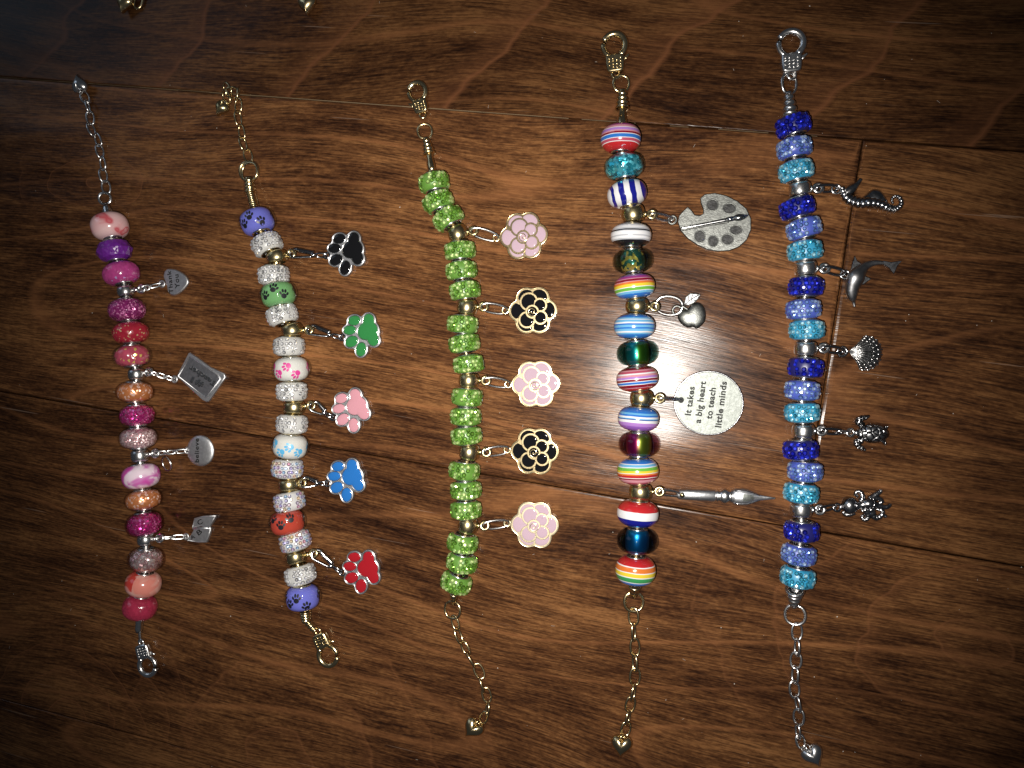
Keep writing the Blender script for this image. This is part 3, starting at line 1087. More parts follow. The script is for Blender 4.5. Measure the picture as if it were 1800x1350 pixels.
PAWM = metal('satin_steel', (0.52, 0.52, 0.54), 0.4, 0.3, (0.25, 0.25, 0.26))
def paw_charm(root, px, rot, m_en, label, loop_from, clip=True):
    k = 22.7
    toes = [(890, 315, 50, 37, 0.1), (850, 388, 52, 35, 0.0), (862, 478, 54, 41, 0.35), (937, 542, 42, 54, -0.25)]
    toes = [((x - 950) / k, (430 - y) / k, rx / k, ry / k, r) for x, y, rx, ry, r in toes]
    pad = [(1008, 318, 46, 50, 0), (985, 400, 72, 66, 0.5), (1040, 470, 46, 50, 0.4), (1030, 395, 50, 60, 0.3)]
    pad = [((x - 950) / k, (430 - y) / k, rx / k, ry / k, r) for x, y, rx, ry, r in pad]
    c = P(*px, 0.8); c.z = 0.05
    tilt = Matrix.Rotation(R(2.0), 4, 'Y')
    M = T(c + Vector((0, 0, 0.25))) @ tilt @ Matrix.Rotation(rot, 4, 'Z')
    mb = MB()
    out = polar_union(toes + pad, 140, 0.72)
    slab(mb, out, 0.0, 1.35, 0.3)
    # raised rim
    tube(mb, [(x, y, 1.36) for x, y in offset_poly(ccw(out), 0.30)], 0.24, True, 6)
    o = mb.build('paw_charm', PAWM, root, M)
    o['label'] = label
    for cx, cy, rx, ry, r in toes:
        e = MB()
        dome(e, ellipse(cx, cy, rx, ry, r, 28), 1.33, 0.5, 6, 2.2)
        e.build('toe_pad', m_en, o)
        rm = MB()
        tube(rm, [(x, y, 1.38) for x, y in ellipse(cx, cy, rx + 0.12, ry + 0.12, r, 28)], 0.17, True, 6)
        rm.build('toe_rim', SILVER, o)
    mx, my = sum(p[0] for p in pad[:3]) / 3, sum(p[1] for p in pad[:3]) / 3
    sh = [(x - mx, y - my, rx, ry, r) for x, y, rx, ry, r in pad]
    po = [(x + mx, y + my) for x, y in polar_union(sh, 80)]
    e = MB()
    dome(e, po, 1.33, 0.5, 7, 2.6)
    e.build('main_pad', m_en, o)
    rm = MB()
    po2 = [(x + mx, y + my) for x, y in polar_union(sh, 80, 0.12)]
    tube(rm, [(x, y, 1.38) for x, y in po2], 0.17, True, 6)
    rm.build('pad_rim', SILVER, o)
    lp = MB()
    lx, ly = (785 - 950) / k, (430 - 442) / k
    torus(lp, (lx - 0.3, ly, 0.75), 1.05, 0.36, (0.1, 0.1, 1), 18, 8)
    lp.build('charm_loop', STEEL, o)
    end = M @ Vector((lx - 0.5, ly, 0.8))
    # small swivel clip between the holder loop and the charm
    a, b = loop_from, end
    d = b - a
    p1 = a + d * 0.70
    cl = MB()
    Mx = frame(a, p1 - a, Vector((0, 0.55, 1)))
    Lc = (p1 - a).length
    hook = [(0, 0.0, -0.5), (1.4, 0.0, 0.1), (2.0, 0, 1.3), (1.6, 0, 2.7), (0.75, 0, Lc - 0.7)]
    tube(cl, smooth_path(hook, 5), [0.42 + 0.028 * i for i in range(21)], False, 8)
    gate = [(0.0, 0, -0.5), (-1.2, 0, 0.1), (-1.5, 0, 1.5), (-0.8, 0, Lc - 0.9)]
    tube(cl, smooth_path(gate, 5), 0.42, False, 8)
    lathe(cl, [(0.05, Lc - 1.6), (0.85, Lc - 1.35), (1.0, Lc - 0.6), (0.75, Lc - 0.1), (0.45, Lc + 0.2), (0.05, Lc + 0.3)], 14, closed=False)
    q = cl.build('clip_clasp', STEEL, root, Mx)
    q['label'] = 'small dark steel clip holding a paw charm'
    link(root, p1 + d * 0.02, b, 2.3, 0.34, R(35), STEEL)
    return o

def flower_charm(root, px, m_en, label, loop_from, rot=0.0, gold=GOLD):
    k = 190 / 8.05
    Z = lambda x, y: ((x - 975) / k, (480 - y) / k)
    c = P(*px, 0.7); c.z = 0.05
    M = T(c + Vector((0, 0, 0.1))) @ Matrix.Rotation(R(1.5), 4, 'Y') @ Matrix.Rotation(rot, 4, 'Z')
    angs = [117, 64, 1, -62, -118, 181]
    outer = [(106 / k * math.cos(R(a)), 106 / k * math.sin(R(a)), 87 / k, 87 / k, 0) for a in angs]
    out = polar_union(outer, 150)
    mb = MB()
    slab(mb, out, 0.0, 1.15, 0.22)
    tube(mb, [(x, y, 1.13) for x, y in offset_poly(ccw(out), 0.26)], 0.26, True, 6)
    o = mb.build('flower_charm', gold, root, M)
    o['label'] = label
    for a in angs:                                   # outer petals, a wire between neighbours
        e = MB()
        cx, cy = 106 / k * math.cos(R(a)), 106 / k * math.sin(R(a))
        pl = [(x, y) for x, y in ellipse(cx, cy, 68 / k, 68 / k, 0, 40)]
        lim = []
        ca, sa = math.cos(R(a)), math.sin(R(a))
        for x, y in pl:                              # keep inside its own sector
            rr, tt = x * ca + y * sa, -x * sa + y * ca
            m_ = max(0.0, rr) * 0.50 - 0.12
            tt = max(-m_, min(m_, tt))
            rr = max(rr, 1.6)
            lim.append((rr * ca - tt * sa, rr * sa + tt * ca))
        dome(e, lim, 1.10, 0.30, 5, 3.0)
        e.build('petal', m_en, o)
    inner = [(945, 412, 66, 0.30), (930, 552, 60, 0.36), (1032, 440, 50, 0.42), (1036, 535, 50, 0.48), (972, 490, 47, 0.56)]
    for x, y, r, dz in inner:
        cx, cy = Z(x, y)
        g = MB()
        slab(g, ellipse(cx, cy, (r + 8) / k, (r + 8) / k, 0, 36), 1.0, 1.12 + dz, 0.12)
        g.build('petal_rim', gold, o)
        e = MB()
        dome(e, ellipse(cx, cy, (r - 7) / k, (r - 7) / k, 0, 32), 1.11 + dz, 0.16, 4, 3.0)
        e.build('petal', m_en, o)
    sp = MB()
    cx, cy = Z(972, 490)
    pts = []
    for i in range(30):
        t = i / 29
        a = R(-200) + t * R(560)
        r = (6 + 34 * t) / k
        pts.append((cx + r * math.cos(a), cy + r * math.sin(a), 1.84))
    tube(sp, pts, 0.17, False, 6)
    sp.build('spiral', gold, o)
    lp = MB()
    lx = -(190 + 28) / k
    torus(lp, (lx, 0.15, 0.7), 1.05, 0.42, (0.1, 0, 1), 18, 8)
    lp.build('charm_loop', gold, o)
    b = M @ Vector((lx - 0.1, 0.15, 0.8))
    link(root, loop_from, b, 4.3, 0.44, R(28), SILVER, extra=2.6)
    return o

# ================================================================== bracelet 1: pink and red glass, silver
PINKSW = swirled('pink_white_swirl', [(0.40, (0.75, 0.50, 0.50)), (0.5, (0.72, 0.42, 0.43)), (0.54, (0.55, 0.09, 0.11)), (0.62, (0.70, 0.40, 0.41))], 0.9, 0.7, 2.2)
ORCHID = sparkly('magenta_glass', (0.36, 0.045, 0.19), (0.7, 0.5, 0.9), 0.02, 1400)
MAGGL = sparkly('magenta_glitter', (0.23, 0.02, 0.13), (0.9, 0.3, 0.6), 0.28, 1900, 0.2, 0.35)
REDGL = sparkly('red_glitter_glass', (0.28, 0.014, 0.03), (0.8, 0.55, 0.3), 0.05, 2200)
ROSE = sparkly('rose_core', (0.38, 0.06, 0.10), (0.9, 0.75, 0.2), 0.07, 1100)
MESHG = sparkly('pink_mesh_glitter', (0.5, 0.28, 0.30), (0.95, 0.72, 0.72), 0.5, 2400, 0.3, 0.6)
ORGL = sparkly('orange_glitter', (0.50, 0.19, 0.07), (1.0, 0.7, 0.6), 0.22, 1500, 0.25, 0.3)
LILSW = swirled('white_magenta_swirl', [(0.40, (0.50, 0.06, 0.32)), (0.48, (0.52, 0.18, 0.42)), (0.54, (0.68, 0.52, 0.62)), (0.65, (0.72, 0.62, 0.68))], 1.5, 0.6, 5.1)
HALF, nt, b, tc = glossy_base('coral_half_swirl')
sep = nd(nt, 'ShaderNodeSeparateXYZ')
lk(nt, tc.outputs['Generated'], sep.inputs[0])
n = nd(nt, 'ShaderNodeTexNoise', i_Scale=1.4, i_Detail=1.0, i_Distortion=1.2)
lk(nt, tc.outputs['Generated'], n.inputs['Vector'])
ra = ramp(nt, [(0.40, (0.62, 0.33, 0.30)), (0.47, (0.46, 0.05, 0.035)), (0.62, (0.40, 0.03, 0.025))])
rb = ramp(nt, [(0.40, (0.62, 0.34, 0.29)), (0.60, (0.58, 0.20, 0.16))])
lk(nt, n.outputs[0], ra.inputs[0])
lk(nt, n.outputs[0], rb.inputs[0])
lk(nt, mixc(nt, math_n(nt, 'GREATER_THAN', sep.outputs[0], 0.49), rb.outputs[0], ra.outputs[0]), b.inputs['Base Color'])
RASP = sparkly('raspberry_glass', (0.30, 0.022, 0.055), (0.8, 0.6, 0.7), 0.015, 1500)
PURP = sparkly('purple_satin', (0.13, 0.016, 0.24), (0.5, 0.2, 0.7), 0.0, 1300, 0.3)
MAGFOIL = sparkly('magenta_foil', (0.75, 0.05, 0.33), (1.0, 0.25, 0.6), 0.4, 1500, 0.2, 0.8)
PALEFOIL = sparkly('pale_foil', (0.75, 0.5, 0.52), (1, 0.9, 0.85), 0.5, 1500, 0.2, 0.8)
T_MAG = clear_glass('magenta_tinted_glass', absorb=(0.80, 0.10, 0.42), density=330)
T_MAGB = clear_glass('magenta_bubble_glass', absorb=(0.75, 0.06, 0.45), density=330, bumpy=0.8)
T_PALE = clear_glass('pale_pink_crackle_glass', absorb=(0.85, 0.58, 0.64), density=170, bumpy=1.0, bscale=2000)
T_OR = clear_glass('orange_tinted_glass', absorb=(0.95, 0.52, 0.20), density=150)
b1 = [G(193, 398, PINKSW, 71, 46, label='pale pink glass bead with red swirl'),
      G(201, 441, PURP, 69, 39, 'facet', n=12, label='purple faceted bead'),
      G(213, 481, ORCHID, 69, 39, label='orchid pink glass bead'),
      H(221, 512, 249, 508, SILVER, r=16, l=9.5),
      G(223, 545, MAGGL, 69, 40, label='magenta glitter bead'),
      G(230, 585, REDGL, 68, 38, label='red glitter glass bead'),
      G(232, 626, CLEAR, 72, 39, 'tint', core=ROSE, kc=0.88, label='rose bead with gold flake under clear glass'),
      H(240, 658, 262, 654, SILVER, r=16, l=10),
      G(237, 689, T_OR, 70, 37, 'tint', core=ORGL, kc=0.93, label='orange glitter glass bead'),
      G(241, 730, T_MAG, 71, 38, 'facet', core=MAGFOIL, kc=0.90, n=11, label='magenta faceted glass bead'),
      G(243, 770, CLEAR, 72, 38, 'tint', core=MESHG, kc=0.92, label='pink bead with silvery mesh under clear glass'),
      H(246, 801, 273, 797, SILVER, r=17, l=11),
      G(248, 837, LILSW, 71, 43, tilt=4, label='white and magenta swirled bead'),
      G(252, 878, T_OR, 70, 36, 'tint', core=ORGL, kc=0.93, tilt=4, label='orange glitter glass bead'),
      G(254, 921, T_MAGB, 71, 42, 'tint', core=MAGFOIL, kc=0.90, tilt=7, label='dark magenta bubble glass bead'),
      H(256, 949, 281, 946, SILVER, r=16, l=9),
      G(257, 983, T_PALE, 71, 40, 'tint', core=PALEFOIL, kc=0.86, label='pale pink crackle glass bead'),
      G(252, 1026, HALF, 69, 42, label='coral bead half red and half pale pink'),
      G(246, 1067, RASP, 67, 42, label='raspberry red glass bead')]
br1 = make_bracelet('bracelet of pink, purple and orange glass beads with silver heart and book charms',
                    SILVER, b1, SILVER, [(187, 362), (244, 1110)])
coil_end(br1, (189, 372), (186, 360), SILVER, z=(5, 3), radii=(1.5, 1.0), ridges=2)
ring_at(br1, P(184.5, 349, 1.6), 2.6, 0.5, SILVER, 0.3)
chain(br1, [(186, 329), (183, 309), (180, 287), (176.5, 266), (172, 246), (162, 228), (158, 207), (156, 188), (149, 171)], SILVER, 0.38, 3.3, 1)
heart_drop(br1, (140, 147), (136, 125), SILVER, 6.4, 7.0)
coil_end(br1, (246, 1090), (244, 1107), SILVER, z=(4.5, 2.4), radii=(1.3, 1.1), ridges=5)
clasp(br1, (260, 1170), (246, 1120), SILVER, 0.94, -1)
link(br1, P(244, 1100, 1.8), P(247, 1128, 1.6), 2.0, 0.4, R(40), SILVER, 'chain_link')
def L1(h):
    return b1[h]['lc']
# heart tag
cr = Crop(130, 340, 4.5, (815, 705), 0.7)
mb = MB()
ho = smooth_path([(728, 700), (712, 655), (730, 606), (770, 597), (830, 612), (885, 650), (910, 700), (885, 745), (835, 790), (785, 808), (748, 780), (738, 735)], 4, True)
slab(mb, cr.pts(ho), 0.05, 1.2, 0.4)
o = mb.build('heart_tag', TAGSIL, br1, cr.M())
o['label'] = 'silver heart tag engraved Thank You'
lp = MB(); torus(lp, (*cr.pt(697, 717), 0.8), 1.1, 0.38); lp.build('charm_loop', TAGSIL, o)
write_on('Thank', (304.6, 515.5), (300.4, 475), 1.19, o, INK, height=1.7)
write_on('You', (316.0, 506.5), (313.4, 482), 1.19, o, INK, height=1.9)
a, b_ = L1(3), cr.w(697, 717, 0.9)
link(br1, a, a.lerp(b_, 0.42), 2.8, 0.4, R(50), SILVER)
link(br1, a.lerp(b_, 0.36), b_, 2.5, 0.4, R(-30), SILVER)
# chalkboard tag
cr = Crop(260, 620, 5.625, (525, 245), 0.8)
mb = MB()
bo = [(420, -2), (500, 52), (620, 140), (690, 172), (760, 205), (772, 245), (735, 300), (610, 478), (585, 488), (545, 470), (300, 245), (293, 222), (405, 5)]
slab(mb, cr.pts(bo), 0.05, 1.25, 0.3)
o = mb.build('chalkboard_tag', TAGSIL, br1, cr.M())
o['label'] = 'silver chalkboard tag reading #1 Teacher'
inn = [(424, 42), (690, 222), (715, 260), (582, 438), (315, 232)]
e = MB(); slab(e, cr.pts(inn), 1.0, 1.29, 0.05); e.build('board', SLATE, o)
fr = MB(); tube(fr, [(*cr.pt(x, y), 1.3) for x, y in [(424, 36), (700, 218), (722, 262), (584, 446), (306, 232)]], 0.26, True, 6); fr.build('board_frame', TAGSIL, o)
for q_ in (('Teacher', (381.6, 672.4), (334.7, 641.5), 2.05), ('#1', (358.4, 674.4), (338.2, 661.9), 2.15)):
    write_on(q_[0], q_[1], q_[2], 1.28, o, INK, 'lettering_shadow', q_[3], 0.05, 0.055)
write_on('Teacher', (381, 671.5), (335.5, 641.5), 1.27, o, SILVER, height=1.9, extrude=0.22, bold=0.03)
write_on('#1', (357.5, 673.5), (339, 662), 1.27, o, SILVER, height=2.0, extrude=0.22, bold=0.03)
lp = MB(); torus(lp, (*cr.pt(262, 262), 0.8), 1.1, 0.4); lp.build('charm_loop', TAGSIL, o)
a, b_ = L1(7), cr.w(258, 265, 0.9)
for u, v, rl in ((0.0, 0.36, 40), (0.30, 0.68, -40), (0.62, 1.0, 30)):
    link(br1, a.lerp(b_, u), a.lerp(b_, v), 2.4, 0.4, R(rl), SILVER)
# believe disc
cr = Crop(260, 620, 5.625, (515, 970), 0.9)
mb = MB()
dome(mb, ellipse(0, 0, 134 / cr.s, 138 / cr.s, 0, 48), 0.5, 0.95, 8, 2.6, True)
o = mb.build('round_tag', TAGSIL, br1, cr.M())
o['label'] = 'small domed silver disc engraved believe'
write_on('believe', (349.5, 813), (349.5, 770.5), 1.40, o, INK, height=1.75, extrude=0.05)
lp = MB(); torus(lp, (*cr.pt(392, 968), 0.9), 0.95, 0.36, (0.3, 0, 1)); lp.build('charm_loop', TAGSIL, o)
a, b_ = L1(11), cr.w(388, 970, 1.0)
for u, v, rl in ((0.0, 0.34, 35), (0.30, 0.66, -45), (0.60, 1.0, 30)):
    link(br1, a.lerp(b_, u), a.lerp(b_, v), 2.4, 0.4, R(rl), SILVER)
ring_at(br1, P(293, 815, 1.2), 3.0, 0.36, SILVER, R(25), d=Vector((0.5, -1, 0)))
# open book
cr = Crop(150, 860, 3.857, (785, 275), 1.0)
up = [(742, 195), (800, 180), (888, 176), (872, 215), (842, 264), (790, 250), (728, 262)]
lo = [(740, 268), (795, 262), (852, 262), (846, 305), (826, 360), (770, 362), (692, 350), (722, 300)]
mb = MB()
slab(mb, cr.pts(up), 0.05, 1.5, 0.15)
slab(mb, cr.pts(lo), 0.05, 1.25, 0.15)
tube(mb, [(*cr.pt(728, 266), 0.8), (*cr.pt(850, 264), 0.8)], 0.5, False, 8)
o = mb.build('book_charm', TAGSIL, br1, cr.M())
o['label'] = 'tiny open silver book lettered A B C'
for ch, p0, p1, z in (('A', (337, 949.8), (343.5, 945), 1.24), ('B', (349, 941.5), (356, 936), 1.24), ('C', (349, 923.5), (357, 919.5), 1.49)):
    write_on(ch, p0, p1, z, o, INK, height=1.8, extrude=0.03)
for p, z in ((up, 1.5), (lo, 1.25)):
    l = MB(); tube(l, [(x, y, z) for x, y in offset_poly(ccw(cr.pts(p)), 0.35)], 0.12, True, 5); l.build('page_edge', TAGSIL, o)
lp = MB(); torus(lp, (*cr.pt(680, 322), 0.8), 1.0, 0.38); lp.build('charm_loop', TAGSIL, o)
a, b_ = L1(15), cr.w(676, 322, 0.9)
link(br1, a, a.lerp(b_, 0.55), 2.5, 0.4, R(55), SILVER)
link(br1, a.lerp(b_, 0.45), b_, 2.4, 0.4, R(-35), SILVER)

# ================================================================== bracelet 2: paw prints, gold
C_PURP, C_GREEN = enamel('periwinkle_glass', (0.12, 0.13, 0.46)), enamel('leaf_green_glass', (0.12, 0.28, 0.11))
C_WHITE, C_REDC = enamel('white_glass', (0.52, 0.52, 0.49)), enamel('brick_red_glass', (0.34, 0.045, 0.028))
PR_BLACK = plain('black_print', (0.008, 0.008, 0.012), 0.4)
PR_PINK, PR_BLUE = plain('pink_print', (0.50, 0.04, 0.22), 0.4), plain('light_blue_print', (0.08, 0.33, 0.55), 0.4)
RW = resin('white_clay', (0.42, 0.42, 0.41))
ST_W = crystal('clear_rhinestone', (0.62, 0.62, 0.63), (0.95, 0.95, 0.95))
RWA = resin('white_clay_bright', (0.44, 0.44, 0.44))
ST_AB = crystal('iridescent_rhinestone', (0.6, 0.6, 0.6), (1, 1, 1), True)
A = R(90)
sp1 = [(A + 0.10, 0.9, 0.1), (A - 0.42, -0.9, 0.2), (A - 0.95, 1.3, 0.3), (A + 0.70, -2.1, -0.3), (A - 1.7, -0.6, 3), (A + 1.8, 0.8, 3)]
sp2 = [(A + 0.28, 1.4, 0.5), (A - 0.35, -0.4, 0.4), (A + 0.82, -1.2, 0.2), (A - 0.85, 2.0, 0.3), (A - 1.7, -1.0, 3), (A + 1.8, 1.0, 3)]
sp3 = [(A + 0.25, 0.9, -2.0), (A - 0.32, -1.3, -2.1), (A - 0.86, 1.1, -1.9), (A + 0.78, -1.8, -2.2), (A - 1.7, -0.6, 3), (A + 1.8, 0.8, 3)]
sp4 = [(A + 0.46, 0.4, -1.9), (A - 0.05, -1.7, -2.1), (A - 0.58, 1.1, -2.0), (A + 1.05, -1.2, -2), (A - 1.2, -1.2, -2), (A + 1.9, 0.8, 3)]
sp5 = [(A + 0.10, -0.2, 0.1), (A + 0.72, 1.7, -0.3), (A - 0.45, 2.2, 0.3), (A - 0.98, 0.8, 0.2), (A - 1.7, -0.6, 3), (A + 1.9, 0.8, 3)]
def RH(px, py, m, st, w=55, l=33, **kw):
    return dict(px=(px, py), kind='rhine', m=m, stone=st, w=w, l=l, **kw)
def PW_(px, py, core, pr, spots, label, **kw):
    return dict(px=(px, py), kind='paw', m=CLEAR, core=core, spots=spots, w=kw.pop('w', 70), l=kw.pop('l', 43), label=label, **{'print': pr}, **kw)
b2 = [PW_(452, 390, C_PURP, PR_BLACK, sp1, 'periwinkle bead with black paw prints, beside the gold rope end'),
      RH(469, 430, RW, ST_W), H(487, 452, 512, 446, BRASS, r=20, l=11),
      RH(481, 484, RW, ST_W), PW_(489, 518, C_GREEN, PR_BLACK, sp2, 'light green bead with black paw prints'),
      RH(496, 554, RW, ST_W), H(514, 581, 543, 580, BRASS, r=20, l=11.5), RH(508, 609, RW, ST_W),
      PW_(512, 649, C_WHITE, PR_PINK, sp3, 'white bead with pink paw prints'),
      RH(513, 688, RW, ST_W), H(517, 716, 547, 713, BRASS, r=20, l=11.5), RH(513, 745, RW, ST_W),
      PW_(510, 784, C_WHITE, PR_BLUE, sp4, 'white bead with light blue paw prints'),
      RH(505, 823, RWA, ST_AB, tilt=3), H(508, 852, 531, 849, BRASS, r=20, l=11), RH(509, 881, RWA, ST_AB, tilt=10),
      PW_(505, 918, C_REDC, PR_BLACK, sp5, 'brick red bead with black paw prints'),
      RH(519, 951, RWA, ST_AB, tilt=6), H(520, 979, 551, 973, BRASS, r=20, l=11.5), RH(528, 1010, RW, ST_W),
      PW_(532, 1050, C_PURP, PR_BLACK, sp1, 'periwinkle bead with black paw prints, beside the gold clasp')]
br2 = make_bracelet('bracelet of white rhinestone beads and paw print beads with enamel paw charms',
                    metal('cap_pale_gold', (0.74, 0.68, 0.52), 0.16, 0.1, (0.25, 0.2, 0.1)), b2, GOLD, [(446, 362), (538, 1082)])
coil_end(br2, (447, 366), (440, 338), GOLD, z=(4.5, 3.2), radii=(1.5, 1.5), ridges=9, name='rope_end')
coil_end(br2, (440, 340), (437, 314), GOLD, z=(3.3, 2.4), radii=(2.0, 1.5), ridges=4)
ring_at(br2, P(438, 301, 1.5), 3.9, 0.55, GOLD, 0.15)
ring_at(br2, P(439, 302, 2.2), 3.6, 0.45, GOLD, -0.12)
chain(br2, [(435, 273), (429, 254), (424.5, 232), (420, 209), (418.5, 185), (420, 166)], GOLD, 0.36, 3.4, 2)
for (x, y), (dx, dy), rl in (((408, 163), (1, -0.1), 20), ((400, 157), (-0.7, 1), -35), ((398, 171), (0.5, -1), 30)):
    ring_at(br2, P(x, y, 1.6), 2.2, 0.36, GOLD, R(rl), 'chain_link', Vector((dx, dy, 0)), 1.3)
heart_drop(br2, (389, 192), (382, 205), BRASS, 5.4, 5.8)
coil_end(br2, (536, 1072), (538, 1092), GOLD, z=(5, 3.4), radii=(1.9, 1.5), ridges=4, name='rope_end')
coil_end(br2, (538, 1090), (553, 1108), GOLD, z=(3.4, 2.2), radii=(1.4, 1.2), ridges=4)
clasp(br2, (577, 1152), (558, 1108), GOLD, 0.96, -1)
paw_charm(br2, (611, 446), R(0), E_BLACK, 'black enamel paw charm', b2[2]['lc'])
paw_charm(br2, (638, 589), R(2), E_GREEN, 'green enamel paw charm', b2[6]['lc'])
paw_charm(br2, (620, 722), R(14), E_PINK, 'pink enamel paw charm', b2[10]['lc'])
paw_charm(br2, (611, 844), R(6), E_BLUE, 'blue enamel paw charm', b2[14]['lc'])
paw_charm(br2, (638, 1004), R(2), E_RED, 'red enamel paw charm', b2[18]['lc'])

# ================================================================== bracelet 3: green rhinestones, flowers
RG = resin('green_clay', (0.095, 0.21, 0.035))
ST_G = crystal('green_rhinestone', (0.17, 0.37, 0.045), (0.75, 0.95, 0.40))
gp = [(763, 321, 0), (770, 355, 0), (788, 384, 0), None, (808.5, 441, 0), (811, 476, 0), (817, 511, 0), None, (813, 570, 0), (816, 604, 0), (824, 640, 0), None,
      (821, 698, 0), (819, 732, 0), (820, 766, 0), None, (816, 827, 0), (819, 861, 0), (819, 896, 0), None, (813, 954, 0), (812, 989, 0), (802, 1024, -4)]
hp = [(805, 411, 832, 406), (821, 540, 850, 539), (824, 669, 854, 669), (825, 795, 855, 795), (822, 924, 852, 924)]
b3, hi = [], 0
for g in gp:
    if g is None:
        b3.append(H(*hp[hi], BRASS, r=18.5, l=14, round=2.0))
        hi += 1
    else:
        b3.append(RH(g[0], g[1], RG, ST_G, 54, 30.5, tilt=g[2], sr=0.92))
br3 = make_bracelet('bracelet of green rhinestone beads with pink and black flower charms', SILVER, b3, GOLD, [(756, 285), (797, 1052)])
coil_end(br3, (760, 302), (754, 268), GOLD, z=(4.5, 3.0), radii=(1.15, 1.3), ridges=1)
coil_end(br3, (755, 272), (749, 244), GOLD, z=(3.2, 2.2), radii=(2.0, 1.2), ridges=4)
ring_at(br3, P(747, 231, 1.6), 2.9, 0.48, GOLD, 0.25)
clasp(br3, (733.5, 162), (746, 214), GOLD, 0.84, -1)
coil_end(br3, (798, 1043), (796, 1060), GOLD, z=(4.2, 2.0), radii=(1.3, 0.9), ridges=2)
ring_at(br3, P(795.5, 1072, 1.2), 3.4, 0.5, GOLD, -0.2)
chain(br3, [(800, 1095), (806.5, 1117), (818, 1139), (827, 1159), (842, 1180), (847, 1203), (855, 1222), (857.5, 1246), (850, 1262)], GOLD, 0.42, 3.3, 3)
heart_drop(br3, (830, 1281), (818, 1294), GOLD, 7.2, 7.4)
W_RIM = metal('bright_gold_rim', (0.85, 0.74, 0.5), 0.3, 0.1, (0.6, 0.5, 0.3))
flower_charm(br3, (921, 415), E_LILAC, 'pale pink flower charm nearest the gold clasp', b3[3]['lc'], R(3), GOLD)
flower_charm(br3, (937, 546), E_BLACK, 'black flower charm between the two pale pink ones nearest the clasp', b3[7]['lc'], 0, GOLD)
flower_charm(br3, (942, 675), E_LILAC, 'pale pink flower charm between the two black ones', b3[11]['lc'], R(2), GOLD)
flower_charm(br3, (940, 793), E_BLACK, 'black flower charm between the two pale pink ones nearest the heart drop', b3[15]['lc'], R(-1), GOLD)
flower_charm(br3, (940, 922), E_LILAC, 'pale pink flower charm nearest the chain with the heart drop', b3[19]['lc'], 0, W_RIM)

# ================================================================== bracelet 4: striped beads, school charms
c = dict(red=(0.42, 0.018, 0.022), dred=(0.20, 0.006, 0.02), rose=(0.42, 0.07, 0.12), pink=(0.55, 0.25, 0.30), lav=(0.36, 0.18, 0.50), pur=(0.24, 0.09, 0.40),
         mag=(0.32, 0.04, 0.22), blue=(0.025, 0.15, 0.50), lblue=(0.14, 0.38, 0.62), navy=(0.008, 0.01, 0.20), white=(0.68, 0.68, 0.70), grey=(0.42, 0.43, 0.46),
         black=(0.008, 0.008, 0.01), orange=(0.60, 0.16, 0.03), yel=(0.66, 0.50, 0.04), green=(0.13, 0.38, 0.05), dgreen=(0.04, 0.25, 0.08), cyan=(0.2, 0.45, 0.6))
c = {k_: tuple(x * 0.78 for x in v_) for k_, v_ in c.items()}
def SB(name, s):
    return striped(name, [(float(w), c[n]) for w, n in (t.split(':') for t in s.split())][:32])
r1 = SB('stripes_red_blue', '3:dred 3:mag 4:pink 1:white 4:lav 2:pink 3:dred 1:white 5:blue 1:white 4:rose 1:white 9:red')
r3 = striped('stripes_navy_white', [(w, c[n]) for w, n in ((3, 'white'), (2, 'navy'), (3, 'white'), (3, 'navy'), (3, 'white'), (3, 'navy'), (3, 'white'), (3, 'navy'))], 0, 0.03)
r4 = SB('stripes_black_white', '5:grey 4:white 2:grey 2:black 1:grey 5:white 2:grey 3:white 2:grey 7:black')
r6 = SB('stripes_rainbow_purple', '4:pur 3:mag 1:pink 3:dred 1:pink 3:orange 4:yel 1:white 4:green 1:white 3:lblue 5:blue')
r7 = SB('stripes_blue', '5:blue 2:lblue 1:white 3:lblue 2:white 2:blue 3:lblue 2:blue 3:lblue 2:white 2:lblue 5:blue')
r9 = SB('stripes_red_pink', '4:dred 2:pink 3:rose 2:white 3:pink 3:lav 1:white 3:dred 1:white 3:blue 1:white 4:dred 1:pink 4:red')
r10 = SB('stripes_blue_purple', '6:blue 2:lblue 2:blue 2:white 1:lblue 1:navy 3:white 1:lav 3:lav 6:pur')
r12 = SB('stripes_rainbow_blue', '5:blue 1:white 3:lblue 1:white 4:green 3:yel 1:white 2:orange 3:red 1:white 2:dred 4:pink 4:rose')
r13 = SB('stripes_red_white_navy', '9:red 8:white 9:navy')
r15 = SB('stripes_rainbow_red', '7:red 1:white 5:orange 1:white 4:yel 1:white 5:dgreen 1:white 5:blue')
TEALF = sparkly('teal_foil', (0.05, 0.5, 0.65), (0.2, 0.85, 1.0), 0.5, 1000, 0.2, 0.8)
GOLDF = sparkly('dichroic_gold_foil', (0.06, 0.22, 0.16), (1.0, 0.75, 0.15), 0.3, 900, 0.2, 0.8)
def foil2(name, ca, cb, axis=0):
    m, nt, b, tc = glossy_base(name, 0.22)
    sep = nd(nt, 'ShaderNodeSeparateXYZ')
    lk(nt, tc.outputs['Generated'], sep.inputs[0])
    r = ramp(nt, [(0.40, cb), (0.60, ca)])
    lk(nt, sep.outputs[axis], r.inputs[0])
    lk(nt, r.outputs[0], b.inputs['Base Color'])
    b.inputs['Metallic'].default_value = 0.9
    b.inputs['Roughness'].default_value = 0.3
    return m
F_TG = foil2('teal_green_foil', (0.02, 0.5, 0.62), (0.20, 0.36, 0.03))
F_MG = foil2('magenta_green_foil', (0.40, 0.02, 0.22), (0.25, 0.55, 0.04))
F_BL = foil2('blue_foil', (0.02, 0.38, 0.62), (0.02, 0.34, 0.6))
T_TEAL = clear_glass('teal_glass', absorb=(0.10, 0.62, 0.78), density=200, bumpy=0.3, bscale=700)
